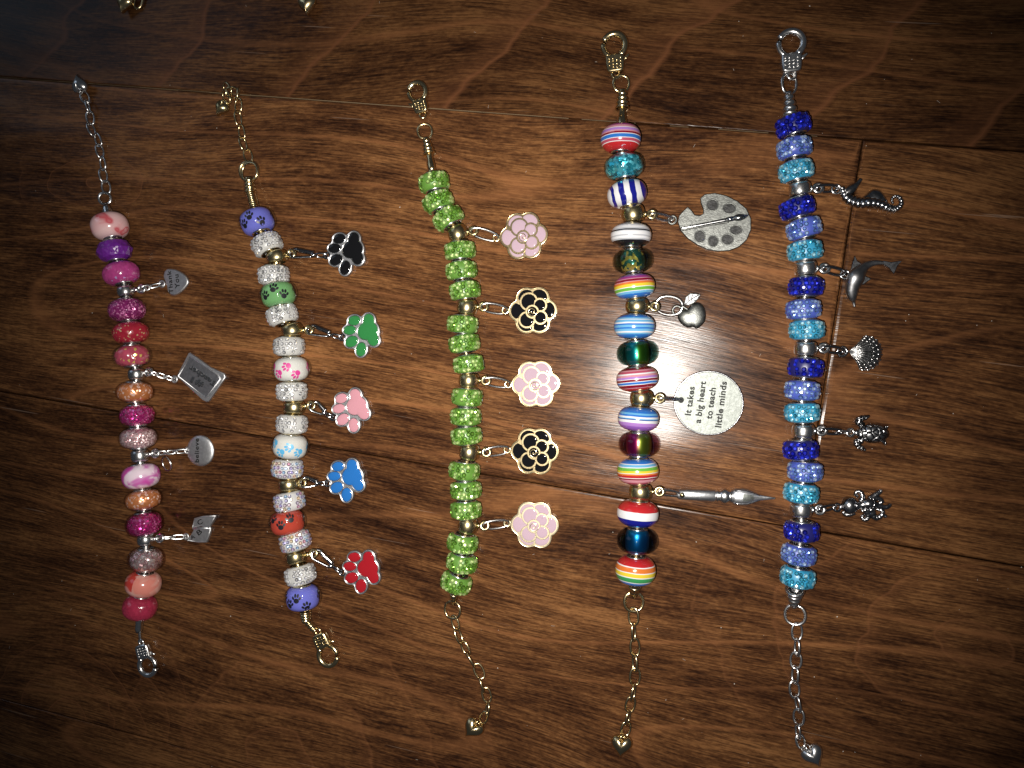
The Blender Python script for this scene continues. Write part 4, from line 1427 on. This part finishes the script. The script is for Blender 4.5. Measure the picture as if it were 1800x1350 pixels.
T_DARK = clear_glass('smoky_glass', absorb=(0.26, 0.42, 0.38), density=250)
T_TG = clear_glass('teal_green_glass', absorb=(0.06, 0.42, 0.38), density=400)
T_MG = clear_glass('plum_glass', absorb=(0.48, 0.12, 0.26), density=280)
T_BL = clear_glass('deep_blue_glass', absorb=(0.04, 0.25, 0.50), density=450)
b4 = [G(1091, 244, r1, 74, 49, tilt=-3, label='red, blue and lavender striped bead'),
      G(1097, 293, T_TEAL, 74, 44, 'tint', core=TEALF, kc=0.94, label='teal crackle glass bead'),
      G(1102, 341, r3, 72, 45, label='navy and white striped bead'),
      H(1113, 376, 1146, 377, BRASS, r=21, l=15, round=2.2),
      G(1109, 414, r4, 73, 42, label='white bead with black stripes'),
      G(1112, 459, T_DARK, 72, 42, 'tint', core=GOLDF, kc=0.62, label='smoky black glass bead with gold glint'),
      G(1115, 504, r6, 73, 43, label='rainbow striped bead with a purple edge'),
      H(1120, 538, 1151, 539, BRASS, r=21, l=13, round=2.2),
      G(1115, 574, r7, 73, 44, label='blue striped bead'),
      G(1120, 621, T_TG, 73, 44, 'tint', core=F_TG, kc=0.6, label='teal and green glass bead'),
      G(1120, 666, r9, 74, 43, label='red, pink and lavender striped bead'),
      H(1128, 700, 1160, 700, BRASS, r=21, l=14, round=2.2),
      G(1122, 736, r10, 73, 43, label='blue and purple striped bead'),
      G(1123, 781, T_MG, 73, 44, 'tint', core=F_MG, kc=0.62, label='plum and green glass bead'),
      G(1121, 828, r12, 74, 46, label='rainbow striped bead with a blue edge'),
      H(1126, 865, 1159, 864, BRASS, r=21, l=14, round=2.2),
      G(1121, 902, r13, 75, 46, label='red, white and navy banded bead'),
      G(1120, 950, T_BL, 74, 44, 'tint', core=F_BL, kc=0.6, label='deep blue glass bead'),
      G(1117, 1002, r15, 74, 50, label='rainbow striped bead with a red edge')]
br4 = make_bracelet('bracelet of striped and coloured glass beads with palette, apple, coin and pen nib charms', SILVER, b4, GOLD, [(1093, 205), (1115, 1040)])
coil_end(br4, (1093, 224), (1094, 186), GOLD, z=(5.5, 3.2), radii=(1.3, 1.35), ridges=1)
coil_end(br4, (1094, 192), (1094, 160), GOLD, z=(3.4, 2.2), radii=(2.1, 1.3), ridges=4)
ring_at(br4, P(1092, 147, 1.7), 3.0, 0.48, GOLD, 0.25)
clasp(br4, (1079.5, 80), (1083, 140), GOLD, 0.98, 1)
coil_end(br4, (1116, 1028), (1114, 1046), GOLD, z=(4.6, 2.2), radii=(2.0, 1.2), ridges=2)
ring_at(br4, P(1114, 1058, 1.2), 3.6, 0.55, GOLD, 0.2)
chain(br4, [(1113.5, 1084), (1114, 1110), (1116, 1138), (1116, 1164), (1116, 1190), (1113.5, 1216), (1108, 1239), (1104, 1260), (1100, 1281)], GOLD, 0.44, 3.6, 4)
heart_drop(br4, (1092, 1312), (1089, 1336), GOLD, 7.0, 7.6)
# palette
cr = Crop(1150, 320, 4.5, (480, 340), 0.8)
out = [(185, 318), (195, 268), (225, 232), (265, 197), (298, 228), (322, 262), (362, 266), (388, 250), (386, 215), (366, 165), (364, 128), (400, 98), (480, 88), (570, 108), (660, 153), (730, 213), (766, 290), (766, 380), (732, 460), (672, 515), (592, 546), (500, 551), (420, 536), (340, 500), (265, 450), (210, 390)]
mb = MB()
slab(mb, cr.pts(out), 0.05, 1.35, 0.25)
o = mb.build('palette_charm', PEWTER, br4, cr.M())
o['label'] = 'pewter painter palette charm with six wells and a brush'
for x, y, rx, ry in ((460, 186, 44, 46), (592, 212, 50, 42), (645, 383, 46, 38), (578, 456, 47, 42), (465, 470, 39, 47), (360, 433, 42, 50)):
    px_, py_ = cr.pt(x, y)
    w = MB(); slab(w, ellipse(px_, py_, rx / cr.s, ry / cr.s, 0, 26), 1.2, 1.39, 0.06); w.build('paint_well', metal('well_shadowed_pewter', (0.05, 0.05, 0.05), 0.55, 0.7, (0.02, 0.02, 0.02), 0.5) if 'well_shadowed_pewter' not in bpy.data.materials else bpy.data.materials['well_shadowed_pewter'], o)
    w = MB(); tube(w, [(X, Y, 1.38) for X, Y in ellipse(px_, py_, rx / cr.s, ry / cr.s, 0, 26)], 0.2, True, 6); w.build('well_rim', PEWTER, o)
w = MB()
tubes_px(w, cr, [(200, 372, 9), (330, 349, 13), (470, 322, 15), (575, 302, 17)], 1.4, 4)
tubes_px(w, cr, [(575, 302, 20), (622, 293, 22)], 1.42, 2)
tubes_px(w, cr, [(622, 293, 18), (665, 285, 30), (705, 278, 22), (748, 262, 3)], 1.42, 5)
w.build('brush', metal('polished_pewter', (0.45, 0.45, 0.45), 0.2, 0.3, (0.12, 0.12, 0.12)), o)
gv = MB(); tube(gv, [(*cr.pt(198, 390), 1.36), (*cr.pt(400, 355), 1.36), (*cr.pt(590, 322), 1.36)], 0.13, False, 5); gv.build('groove', INK, o)
lp = MB(); torus(lp, (*cr.pt(143, 300), 0.8), 1.25, 0.42); lp.build('charm_loop', PEWTER, o)
link(br4, b4[3]['lc'], cr.w(140, 296, 0.9), 3.0, 0.48, R(50), SILVER)
# apple
cr = Crop(1150, 320, 4.5, (300, 1055), 0.9)
out = smooth_path([(222, 1012), (262, 1000), (305, 962), (352, 952), (392, 985), (409, 1040), (402, 1100), (372, 1138), (338, 1160), (305, 1148), (262, 1152), (212, 1120), (186, 1075), (196, 1032)], 4, True)
mb = MB(); dome(mb, cr.pts(out), 0.75, 1.35, 7, 2.4, True)
o = mb.build('apple_charm', PEWTER, br4, cr.M())
o['label'] = 'pewter apple charm with a leaf'
lf = MB()
slab(lf, cr.pts(smooth_path([(238, 968), (248, 915), (285, 882), (362, 890), (348, 925), (312, 960), (268, 978)], 3, True)), 0.9, 1.75, 0.2)
lf.build('leaf', ANTIQ, o)
vn = MB()
for pts in ([(245, 968), (290, 930), (355, 893)], [(275, 945), (270, 905)], [(295, 930), (300, 893)], [(285, 935), (330, 938)]):
    tube(vn, [(*cr.pt(*p), 1.78) for p in pts], 0.16, False, 5)
tube(vn, [(*cr.pt(x, y), 1.74) for x, y in [(240, 966), (250, 915), (287, 884), (358, 892), (345, 923), (310, 957), (268, 974)]], 0.2, True, 6)
vn.build('leaf_vein', PEWTER, o)
st = MB(); tubes_px(st, cr, [(215, 978, 10), (240, 995, 10), (268, 1012, 8)], 1.9, 3); st.build('stem', PEWTER, o)
lp = MB(); torus(lp, (*cr.pt(180, 1015), 1.0), 1.35, 0.45); lp.build('charm_loop', PEWTER, o)
rg, Mx = oval_link(cr.w(118, 978, 1.9), cr.w(215, 990, 1.7) - cr.w(20, 965, 2.6), 9.3, 6.9, 0.52, R(10))
rg.build('jump_ring', SILVER, br4, Mx)
# coin
cr = Crop(1030, 640, 4.22, (909, 289), 0.8)
mb = MB(); slab(mb, ellipse(0, 0, 252 / cr.s, 241 / cr.s, 0, 72), 0.05, 1.35, 0.2)
o = mb.build('coin_charm', COIN, br4, cr.M())
o['label'] = 'round pewter coin charm reading It takes a big heart to teach little minds'
ed = MB(); tube(ed, [(x, y, 0.75) for x, y in ellipse(0, 0, 253 / cr.s, 242 / cr.s, 0, 72)], 0.34, True, 8); ed.build('coin_edge', STEEL, o)
ck = Crop(1120, 600, 6.923, (865, 750), 1.35)
for s_, p0, p1, h in (('It takes', (652, 905), (700, 555), 1.95), ('a big heart', (772, 1000), (838, 490), 1.95), ('to teach', (908, 950), (958, 568), 1.95), ('little minds', (1020, 1052), (1092, 492), 1.95)):
    write_on(s_, ck.px(*p0), ck.px(*p1), 1.34, o, INK, height=h, bold=0.034)
hl = MB(); slab(hl, ellipse(*cr.pt(705, 266), 0.95, 0.95, 0, 20), 1.2, 1.38, 0.04); hl.build('hole', INK, o)
link(br4, b4[11]['lc'], cr.w(705, 264, 1.5), 2.8, 0.46, R(78), SILVER, extra=1.3)
# pen nib
cr = Crop(1030, 640, 4.22, (1030, 980), 1.6)
a, b_ = cr.w(662, 965, 1.5), cr.w(1408, 996, 0.9)
M = frame(a, b_ - a)
Lp = (b_ - a).length
def nx(x): return (x - 662) / (1408 - 662) * Lp
kk = cr.s
pen = MB()
prof = [(664, 6), (672, 26), (690, 40), (760, 43), (955, 46), (966, 36)]
lathe(pen, [(0.02, nx(663))] + [(r / kk, nx(x)) for x, r in prof] + [(0.02, nx(968))], 24, sq=(1, 0.66))
o = pen.build('pen_charm', metal('pen_silver', (0.62, 0.63, 0.65), 0.36, 0.2, (0.25, 0.25, 0.27), 0.15), br4, M)
o['label'] = 'silver dip pen nib charm'
kn = MB()
lathe(kn, [(0.02, nx(960))] + [(r / kk, nx(x)) for x, r in [(962, 34), (978, 48), (992, 38), (1004, 46), (1034, 62), (1060, 48), (1072, 40), (1084, 52), (1092, 30)]] + [(0.02, nx(1094))], 24, sq=(1, 0.74))
kn.build('collar', SILVER, o)
nb = MB()
lathe(nb, [(0.02, nx(1086))] + [(r / kk, nx(x)) for x, r in [(1087, 50), (1110, 62), (1160, 67), (1200, 63), (1250, 42), (1290, 24), (1330, 16), (1400, 7)]] + [(0.02, nx(1408))], 24, sq=(1, 0.55))
nb.build('nib', o.data.materials[0], o)
sl = MB(); tube(sl, [(0.05, 0.55 * 64 / kk, nx(1180)), (0.05, 0.55 * 44 / kk, nx(1250)), (0.05, 0.55 * 22 / kk, nx(1300)), (0.05, 0.5 * 10 / kk, nx(1395))], 0.10, False, 5); sl.build('nib_slit', INK, o)
def nz(x, w):          # height of the nib's back over its axis, w of its half width out
    import bisect
    tab = [(1087, 50), (1110, 62), (1160, 67), (1200, 63), (1250, 42), (1290, 24), (1330, 16), (1400, 7)]
    q = min(max(bisect.bisect([t[0] for t in tab], x), 1), len(tab) - 1)
    (x0, r0), (x1, r1) = tab[q - 1], tab[q]
    rr = (r0 + (r1 - r0) * (x - x0) / (x1 - x0)) / kk
    return Vector((rr * w, 0.55 * rr * math.sqrt(1 - w * w) + 0.04, nx(x)))
pl = MB()
g_ = [[nz(x, w) for w in (-0.42, -0.2, 0.0, 0.2, 0.42)] for x in (1165, 1185, 1205, 1225, 1245)]
pl.add([v for row in g_ for v in row], [(a * 5 + q, a * 5 + q + 1, a * 5 + q + 6, a * 5 + q + 5) for a in range(4) for q in range(4)])
pl.build('nib_window', COIN, o)
for sgn in (-1, 1):
    rd = MB(); tube(rd, [nz(x, sgn * 0.78) for x in (1100, 1130, 1165, 1200, 1235, 1265, 1290)], 0.17, False, 6); rd.build('nib_edge', STEEL, o)
hl = MB(); tube(hl, [(0.0, 0.66 * 38 / kk, nx(715)), (0.0, 0.66 * 46 / kk + 0.06, nx(715))], 0.85, False, 14); hl.build('rivet', BRASS, o)
link(br4, b4[15]['lc'], cr.w(690, 966, 2.2), 3.0, 0.44, R(30), SILVER, extra=1.6)

# ================================================================== bracelet 5: blue rhinestones, sea charms
RN, RM_, RL = resin('navy_clay', (0.012, 0.012, 0.10)), resin('cornflower_clay', (0.055, 0.085, 0.36)), resin('turquoise_clay', (0.03, 0.24, 0.40))
ST_N = crystal('navy_rhinestone', (0.006, 0.010, 0.32), (0.03, 0.05, 0.80))
ST_M = crystal('cornflower_rhinestone', (0.14, 0.25, 0.62), (0.55, 0.72, 1.0))
ST_L = crystal('aqua_rhinestone', (0.05, 0.36, 0.54), (0.5, 0.88, 1.0))
tri = [(RN, ST_N), (RM_, ST_M), (RL, ST_L)]
bp = [(1394, 221, 8), (1396, 261, 5), (1399, 301, 3), None, (1401, 366, 9), (1413, 402, 4), (1415, 441, 3), None, (1417, 504, 2), (1412, 544, 2), (1418, 580, -2), None,
      (1416, 646, 0), (1410, 686, 0), (1410, 725, 0), None, (1407, 790, 0), (1415, 828, -3), (1408, 866, 0), None, (1409, 933, 0), (1404, 974, -3), (1402, 1014, -4)]
hb = [(1406, 333, 1438, 331), (1416, 472, 1449, 472), (1416, 613, 1448, 612), (1412, 758, 1444, 757), (1408, 896, 1441, 896)]
b5, hi, ci = [], 0, 0
for g in bp:
    if g is None:
        b5.append(H(*hb[hi], SILVER, r=20.5, l=13, round=3.4))
        hi += 1
    else:
        m_, s_ = tri[ci % 3]
        b5.append(RH(g[0], g[1], m_, s_, 63, 33.5, tilt=g[2], sr=0.98 if ci % 3 == 0 else 0.84))
        ci += 1
br5 = make_bracelet('bracelet of navy, cornflower and turquoise rhinestone beads with silver sea creature charms', SILVER, b5, SILVER, [(1387, 196), (1397, 1045)])
coil_end(br5, (1389, 206), (1386, 164), SILVER, z=(5.2, 2.6), radii=(2.2, 1.2), ridges=4)
ring_at(br5, P(1387, 147, 1.7), 3.0, 0.46, SILVER, 0.5, sx=1.2)
clasp(br5, (1390, 77), (1391.5, 140), SILVER, 1.0, 1)
coil_end(br5, (1397, 1036), (1395, 1066), SILVER, z=(5.0, 2.0), radii=(2.7, 1.1), ridges=4)
ring_at(br5, P(1397.5, 1081, 1.2), 3.5, 0.5, SILVER, -0.2)
chain(br5, [(1401, 1111), (1400.5, 1137), (1399, 1161), (1397, 1185), (1396.5, 1212), (1402, 1236), (1404, 1260), (1402, 1284), (1407, 1303)], SILVER, 0.42, 3.5, 5)
heart_drop(br5, (1430, 1329), (1442, 1348), SILVER, 7.0, 7.2)
def sea(hi_, end, w=3.2):
    link(br5, b5[hi_]['lc'], end, w, 0.5, R(35), STEEL, extra=2.0)
# seahorse
cr = Crop(1320, 30, 3.375, (700, 1090), 1.0)
mb = MB()
tubes_px(mb, cr, [(542, 1012, 16), (554, 1050, 27), (584, 1086, 34), (640, 1104, 36), (700, 1104, 38), (760, 1114, 34), (815, 1134, 27), (862, 1138, 22), (892, 1110, 18), (884, 1072, 15), (856, 1062, 13), (838, 1082, 11), (846, 1103, 9)], None, 9, 12, 0.13, 26, 0.85)
o = mb.build('seahorse_charm', ANTIQ, br5, cr.M())
o['label'] = 'antique silver seahorse charm with curled tail'
hd = MB(); tubes_px(hd, cr, [(560, 1048, 30), (590, 1026, 33), (614, 1006, 24), (634, 986, 15), (652, 962, 12)], 1.1, 5, 10); hd.build('head', ANTIQ, o)
fn_ = MB(); dome(fn_, cr.pts(smooth_path([(630, 1095), (680, 1052), (722, 1020), (768, 1026), (798, 1060), (815, 1115), (720, 1120)], 4, True)), 0.1, 2.2, 6, 2.2); fn_.build('belly', ANTIQ, o)
sc = MB()
for i in range(13):
    t = i / 12
    sx, sy = smooth_path([(553, 1040), (570, 1090), (620, 1118), (690, 1122), (760, 1136), (812, 1156), (850, 1160)], 2)[i]
    x, y = cr.pt(sx, sy)
    dome(sc, ellipse(x + 0.1, y + 0.45, 0.32, 1.0, R(-25), 10), 1.0, 1.7, 4)
sc.build('ridge', SILVER, o)
lp = MB(); torus(lp, (*cr.pt(505, 1022), 1.1), 1.35, 0.42, (0.2, 0.1, 1)); lp.build('charm_loop', SILVER, o)
sea(3, cr.w(503, 1018, 1.3))
# dolphin
cr = Crop(1340, 300, 4.821, (840, 900), 1.2)
mb = MB()
tubes_px(mb, cr, [(788, 1152, 10), (778, 1112, 17), (768, 1085, 34), (760, 1050, 48), (760, 990, 62), (788, 905, 78), (832, 845, 56), (890, 800, 36), (970, 778, 24), (1060, 780, 14)], None, 6, 14, 0, 1, 0.8)
DOLPH = metal('satin_dark_silver', (0.34, 0.34, 0.35), 0.36, 0.4, (0.12, 0.12, 0.12))
o = mb.build('dolphin_charm', DOLPH, br5, cr.M())
o['label'] = 'antique silver leaping dolphin charm'
f = MB(); slab(f, cr.pts([(1030, 762), (1095, 772), (1188, 760), (1150, 806), (1118, 875), (1078, 824), (1035, 798)]), 0.15, 1.0, 0.25); f.build('fluke', ANTIQ, o)
f = MB(); slab(f, cr.pts([(745, 860), (760, 790), (780, 722), (806, 762), (855, 795), (830, 860)]), 0.3, 1.4, 0.3); f.build('dorsal_fin', ANTIQ, o)
f = MB(); slab(f, cr.pts([(815, 885), (870, 888), (925, 915), (892, 942), (858, 968), (815, 965)]), 0.2, 1.3, 0.3); f.build('flipper', ANTIQ, o)
lp = MB(); torus(lp, (*cr.pt(700, 880), 1.0), 1.2, 0.4); lp.build('charm_loop', ANTIQ, o)
sea(7, cr.w(692, 872, 1.2))
# scallop shell
cr = Crop(1340, 520, 4.821, (880, 495), 0.8)
mb = MB()
vs, fs = [], []
NA, NR = 78, 12
for i in range(NA + 1):
    u = i / NA * 2 - 1
    a = R(54) * u + R(6)
    rr = 290 * (1 - 0.27 * u * u - 0.08 * u ** 4) / cr.s
    rib = math.cos(u * 11.5 * math.pi / 2 * 2)
    hx, hy = cr.pt(732, 472)
    for k in range(NR + 1):
        t = k / NR
        z = 0.4 + 1.35 * (math.sin(math.pi * min(1, t * 1.02)) ** 0.7) * (1 - 0.55 * u * u) + 0.42 * min(1, t * 1.6) * rib + (0.10 * math.sin(t * 30) if t > 0.5 else 0)
        rx = rr * t * (1 + 0.008 * rib * t)
        vs.append((hx + rx * math.cos(a * (0.86 + 0.14 * t)), hy - rx * math.sin(a * (0.86 + 0.14 * t)), max(0.05, z)))
for i in range(NA):
    for k in range(NR):
        q = i * (NR + 1) + k
        fs.append((q, q + 1, q + NR + 2, q + NR + 1))
mb.add(vs, [f_[::-1] for f_ in fs])
o = mb.build('shell_charm', metal('shell_silver', (0.55, 0.55, 0.55), 0.24, 0.5, (0.05, 0.05, 0.05)), br5, cr.M())
o['label'] = 'antique silver ribbed scallop shell charm'
bd = MB()
for ring_r, n_, sz in ((0.98, 11, 0.42), (0.86, 11, 0.36), (0.72, 10, 0.3)):
    for j in range(n_):
        u = (j + 0.5) / n_ * 2 - 1
        a = (R(54) * u + R(6)) * (0.86 + 0.14 * ring_r)
        rr = 290 * (1 - 0.27 * u * u - 0.08 * u ** 4) / cr.s * ring_r
        x, y = hx + rr * math.cos(a), hy - rr * math.sin(a)
        zb = 0.6 + 1.35 * math.sin(math.pi * ring_r) ** 0.7 * (1 - 0.55 * u * u) if ring_r < 0.97 else 0.3
        dome(bd, ellipse(x, y, sz, sz, 0, 8), zb, sz * 0.9, 3)
bd.build('beading', SILVER, o)
lp = MB(); torus(lp, (*cr.pt(676, 472), 0.9), 1.35, 0.45); lp.build('charm_loop', STEEL, o)
sea(11, cr.w(674, 468, 1.2))
# turtle
cr = Crop(1340, 520, 4.821, (925, 1165), 0.9)
m, nt, b = mat('turtle_shell_silver')
b.inputs['Metallic'].default_value = 1.0
b.inputs['Roughness'].default_value = 0.25
tc = nd(nt, 'ShaderNodeTexCoord')
v = nd(nt, 'ShaderNodeTexVoronoi', i_Scale=650.0, feature='DISTANCE_TO_EDGE')
lk(nt, tc.outputs['Object'], v.inputs['Vector'])
rp = ramp(nt, [(0.0, (0.02, 0.02, 0.02)), (0.12, (0.32, 0.32, 0.33)), (0.3, (0.45, 0.45, 0.46))])
lk(nt, v.outputs[0], rp.inputs[0])
lk(nt, rp.outputs[0], b.inputs['Base Color'])
bump(nt, rp.outputs[0], 0.8, 0.0006, b)
TURT = m
mb = MB()
dome(mb, ellipse(*cr.pt(940, 1167), 138 / cr.s, 90 / cr.s, 0, 32), 0.3, 2.1, 7, 2.2, True)
o = mb.build('turtle_charm', TURT, br5, cr.M())
o['label'] = 'antique silver sea turtle charm'
for nm, path in (('head', [(870, 1162, 34), (825, 1162, 24), (795, 1161, 26), (770, 1160, 12)]),
                 ('flipper', [(850, 1100, 30), (815, 1065, 34), (835, 1040, 30), (875, 1030, 24), (912, 1018, 12)]),
                 ('flipper', [(845, 1225, 30), (800, 1240, 32), (815, 1272, 28), (845, 1292, 22), (878, 1312, 12)]),
                 ('flipper', [(1020, 1125, 26), (1050, 1118, 18), (1068, 1108, 12)]),
                 ('flipper', [(1015, 1215, 26), (1038, 1245, 18), (1050, 1262, 12)]),
                 ('tail', [(1030, 1168, 26), (1060, 1172, 18), (1080, 1175, 8)])):
    f = MB(); tubes_px(f, cr, path, None, 5, 10, 0.08 if nm == 'flipper' else 0, 6, 0.8); f.build(nm, ANTIQ if nm != 'flipper' else TURT, o)
lp = MB(); torus(lp, (*cr.pt(745, 1158), 1.0), 1.1, 0.42, (0.3, 0.2, 1)); lp.build('charm_loop', SILVER, o)
a, b_ = b5[15]['lc'], cr.w(735, 1158, 1.2)
link(br5, a, a.lerp(b_, 0.72), 3.0, 0.5, R(35), STEEL, extra=1.6)
link(br5, a.lerp(b_, 0.6), b_, 2.4, 0.4, R(60), SILVER)
# octopus
cr = Crop(1450, 840, 12.0, (880, 580), 1.0)
mb = MB()
dome(mb, ellipse(*cr.pt(530, 592), 185 / cr.s, 212 / cr.s, 0, 30), 0.4, 2.2, 7, 2.0, True)
o = mb.build('octopus_charm', ANTIQ, br5, cr.M())
o['label'] = 'antique silver octopus charm with curled arms'
bd = MB(); tubes_px(bd, cr, [(640, 590, 110), (760, 570, 90), (900, 540, 130), (1000, 520, 110)], 1.2, 4, 12); bd.build('body', ANTIQ, o)
for x, y in ((790, 535), (780, 680)):
    e = MB(); dome(e, ellipse(*cr.pt(x, y), 45 / cr.s, 40 / cr.s, 0, 12), 1.9, 0.6, 4); e.build('eye', SILVER, o)
arms = [[(760, 500, 60), (800, 410, 50), (770, 310, 42), (690, 290, 38), (650, 350, 34), (700, 400, 28)],
        [(950, 450, 70), (1040, 380, 60), (1130, 320, 52), (1190, 275, 44)],
        [(1000, 460, 70), (1080, 430, 55), (1170, 450, 46), (1215, 510, 40), (1160, 535, 34)],
        [(1000, 560, 80), (1120, 590, 62), (1250, 620, 52), (1330, 610, 46), (1390, 570, 36)],
        [(960, 640, 80), (1000, 760, 66), (1070, 850, 56), (1170, 820, 50), (1230, 740, 44), (1200, 690, 38), (1110, 670, 30)],
        [(1150, 810, 40), (1230, 790, 44), (1290, 820, 40)],
        [(830, 650, 70), (900, 760, 56), (910, 850, 48), (850, 890, 42), (790, 850, 36), (820, 790, 28)],
        [(620, 720, 60), (540, 770, 50), (450, 775, 46), (395, 735, 42)]]
for p in arms:
    f = MB(); tubes_px(f, cr, [(x, y, r_ * 1.2) for x, y, r_ in p], None, 5, 9, 0.05, 9, 0.9); f.build('arm', ANTIQ, o)
    f = MB(); x, y, r_ = p[-1]; X, Y = cr.pt(x, y); dome(f, ellipse(X, Y, r_ / cr.s * 1.0, r_ / cr.s * 1.0, 0, 10), r_ / cr.s * 0.9, r_ / cr.s * 0.95, 4); f.build('arm_tip', SILVER, o)
lp = MB(); torus(lp, (*cr.pt(255, 625), 0.9), 1.15, 0.42, (0.3, 0.2, 1)); lp.build('charm_loop', STEEL, o)
sea(19, cr.w(200, 600, 1.2), 3.0)

# ================================================================== chain ends of two more bracelets reaching into the frame
for label, hpx, tip, links, sd in (
        ('gold bracelet chain end with a heart drop, beyond the silver heart of the pink bracelet', (219, 6), (214, 28), [(243, 1), (250, -22), (256, -46), (262, -70), (266, -94)], 6),
        ('gold bracelet chain end with a heart drop, beyond the gap between paw and green bracelets', (540, 9), (541, 30), [(536, -14), (534, -38), (532, -62), (530, -86), (529, -110)], 7)):
    c_ = P(*hpx)
    rt = thing('charm_bracelet', c_, label, 'bracelet', 'charm bracelets laid out on the wooden floor')
    heart_drop(rt, hpx, tip, GOLD, 7.0, 7.4)
    chain(rt, links, GOLD, 0.42, 3.4, sd)

# ================================================================== dust and lint on the floor
rng = random.Random(21)
mb = MB()
for i in range(150):
    p = P(rng.uniform(0, 1800), rng.uniform(0, 1350), 0.02)
    s_ = rng.choice((0.07, 0.09, 0.12, 0.18)) * rng.uniform(0.7, 1.2)
    a = rng.uniform(0, 6.28)
    el = rng.choice((1, 1, 1.6, 5)) if s_ < 0.13 else 1.3
    q = [Vector((math.cos(a + k * 1.57) * s_ * (el if k % 2 == 0 else 1), math.sin(a + k * 1.57) * s_ * (el if k % 2 == 0 else 1), 0)) for k in range(4)]
    if el > 4:
        d = Vector((math.cos(a), math.sin(a), 0)); n_ = Vector((-d.y, d.x, 0))
        q = [d * s_ * el + n_ * 0.035, -d * s_ * el + n_ * 0.035, -d * s_ * el - n_ * 0.035, d * s_ * el - n_ * 0.035]
    mb.add([p + v_ for v_ in q] + [p + Vector((0, 0, s_ * 0.5))], [(0, 1, 4), (1, 2, 4), (2, 3, 4), (3, 0, 4)], False)
tag(mb.build('dust', plain('pale_dust', (0.42, 0.38, 0.33), 0.9), None, Matrix()), 'pale specks of dust and lint on the wooden floor', 'dust', kind='stuff')
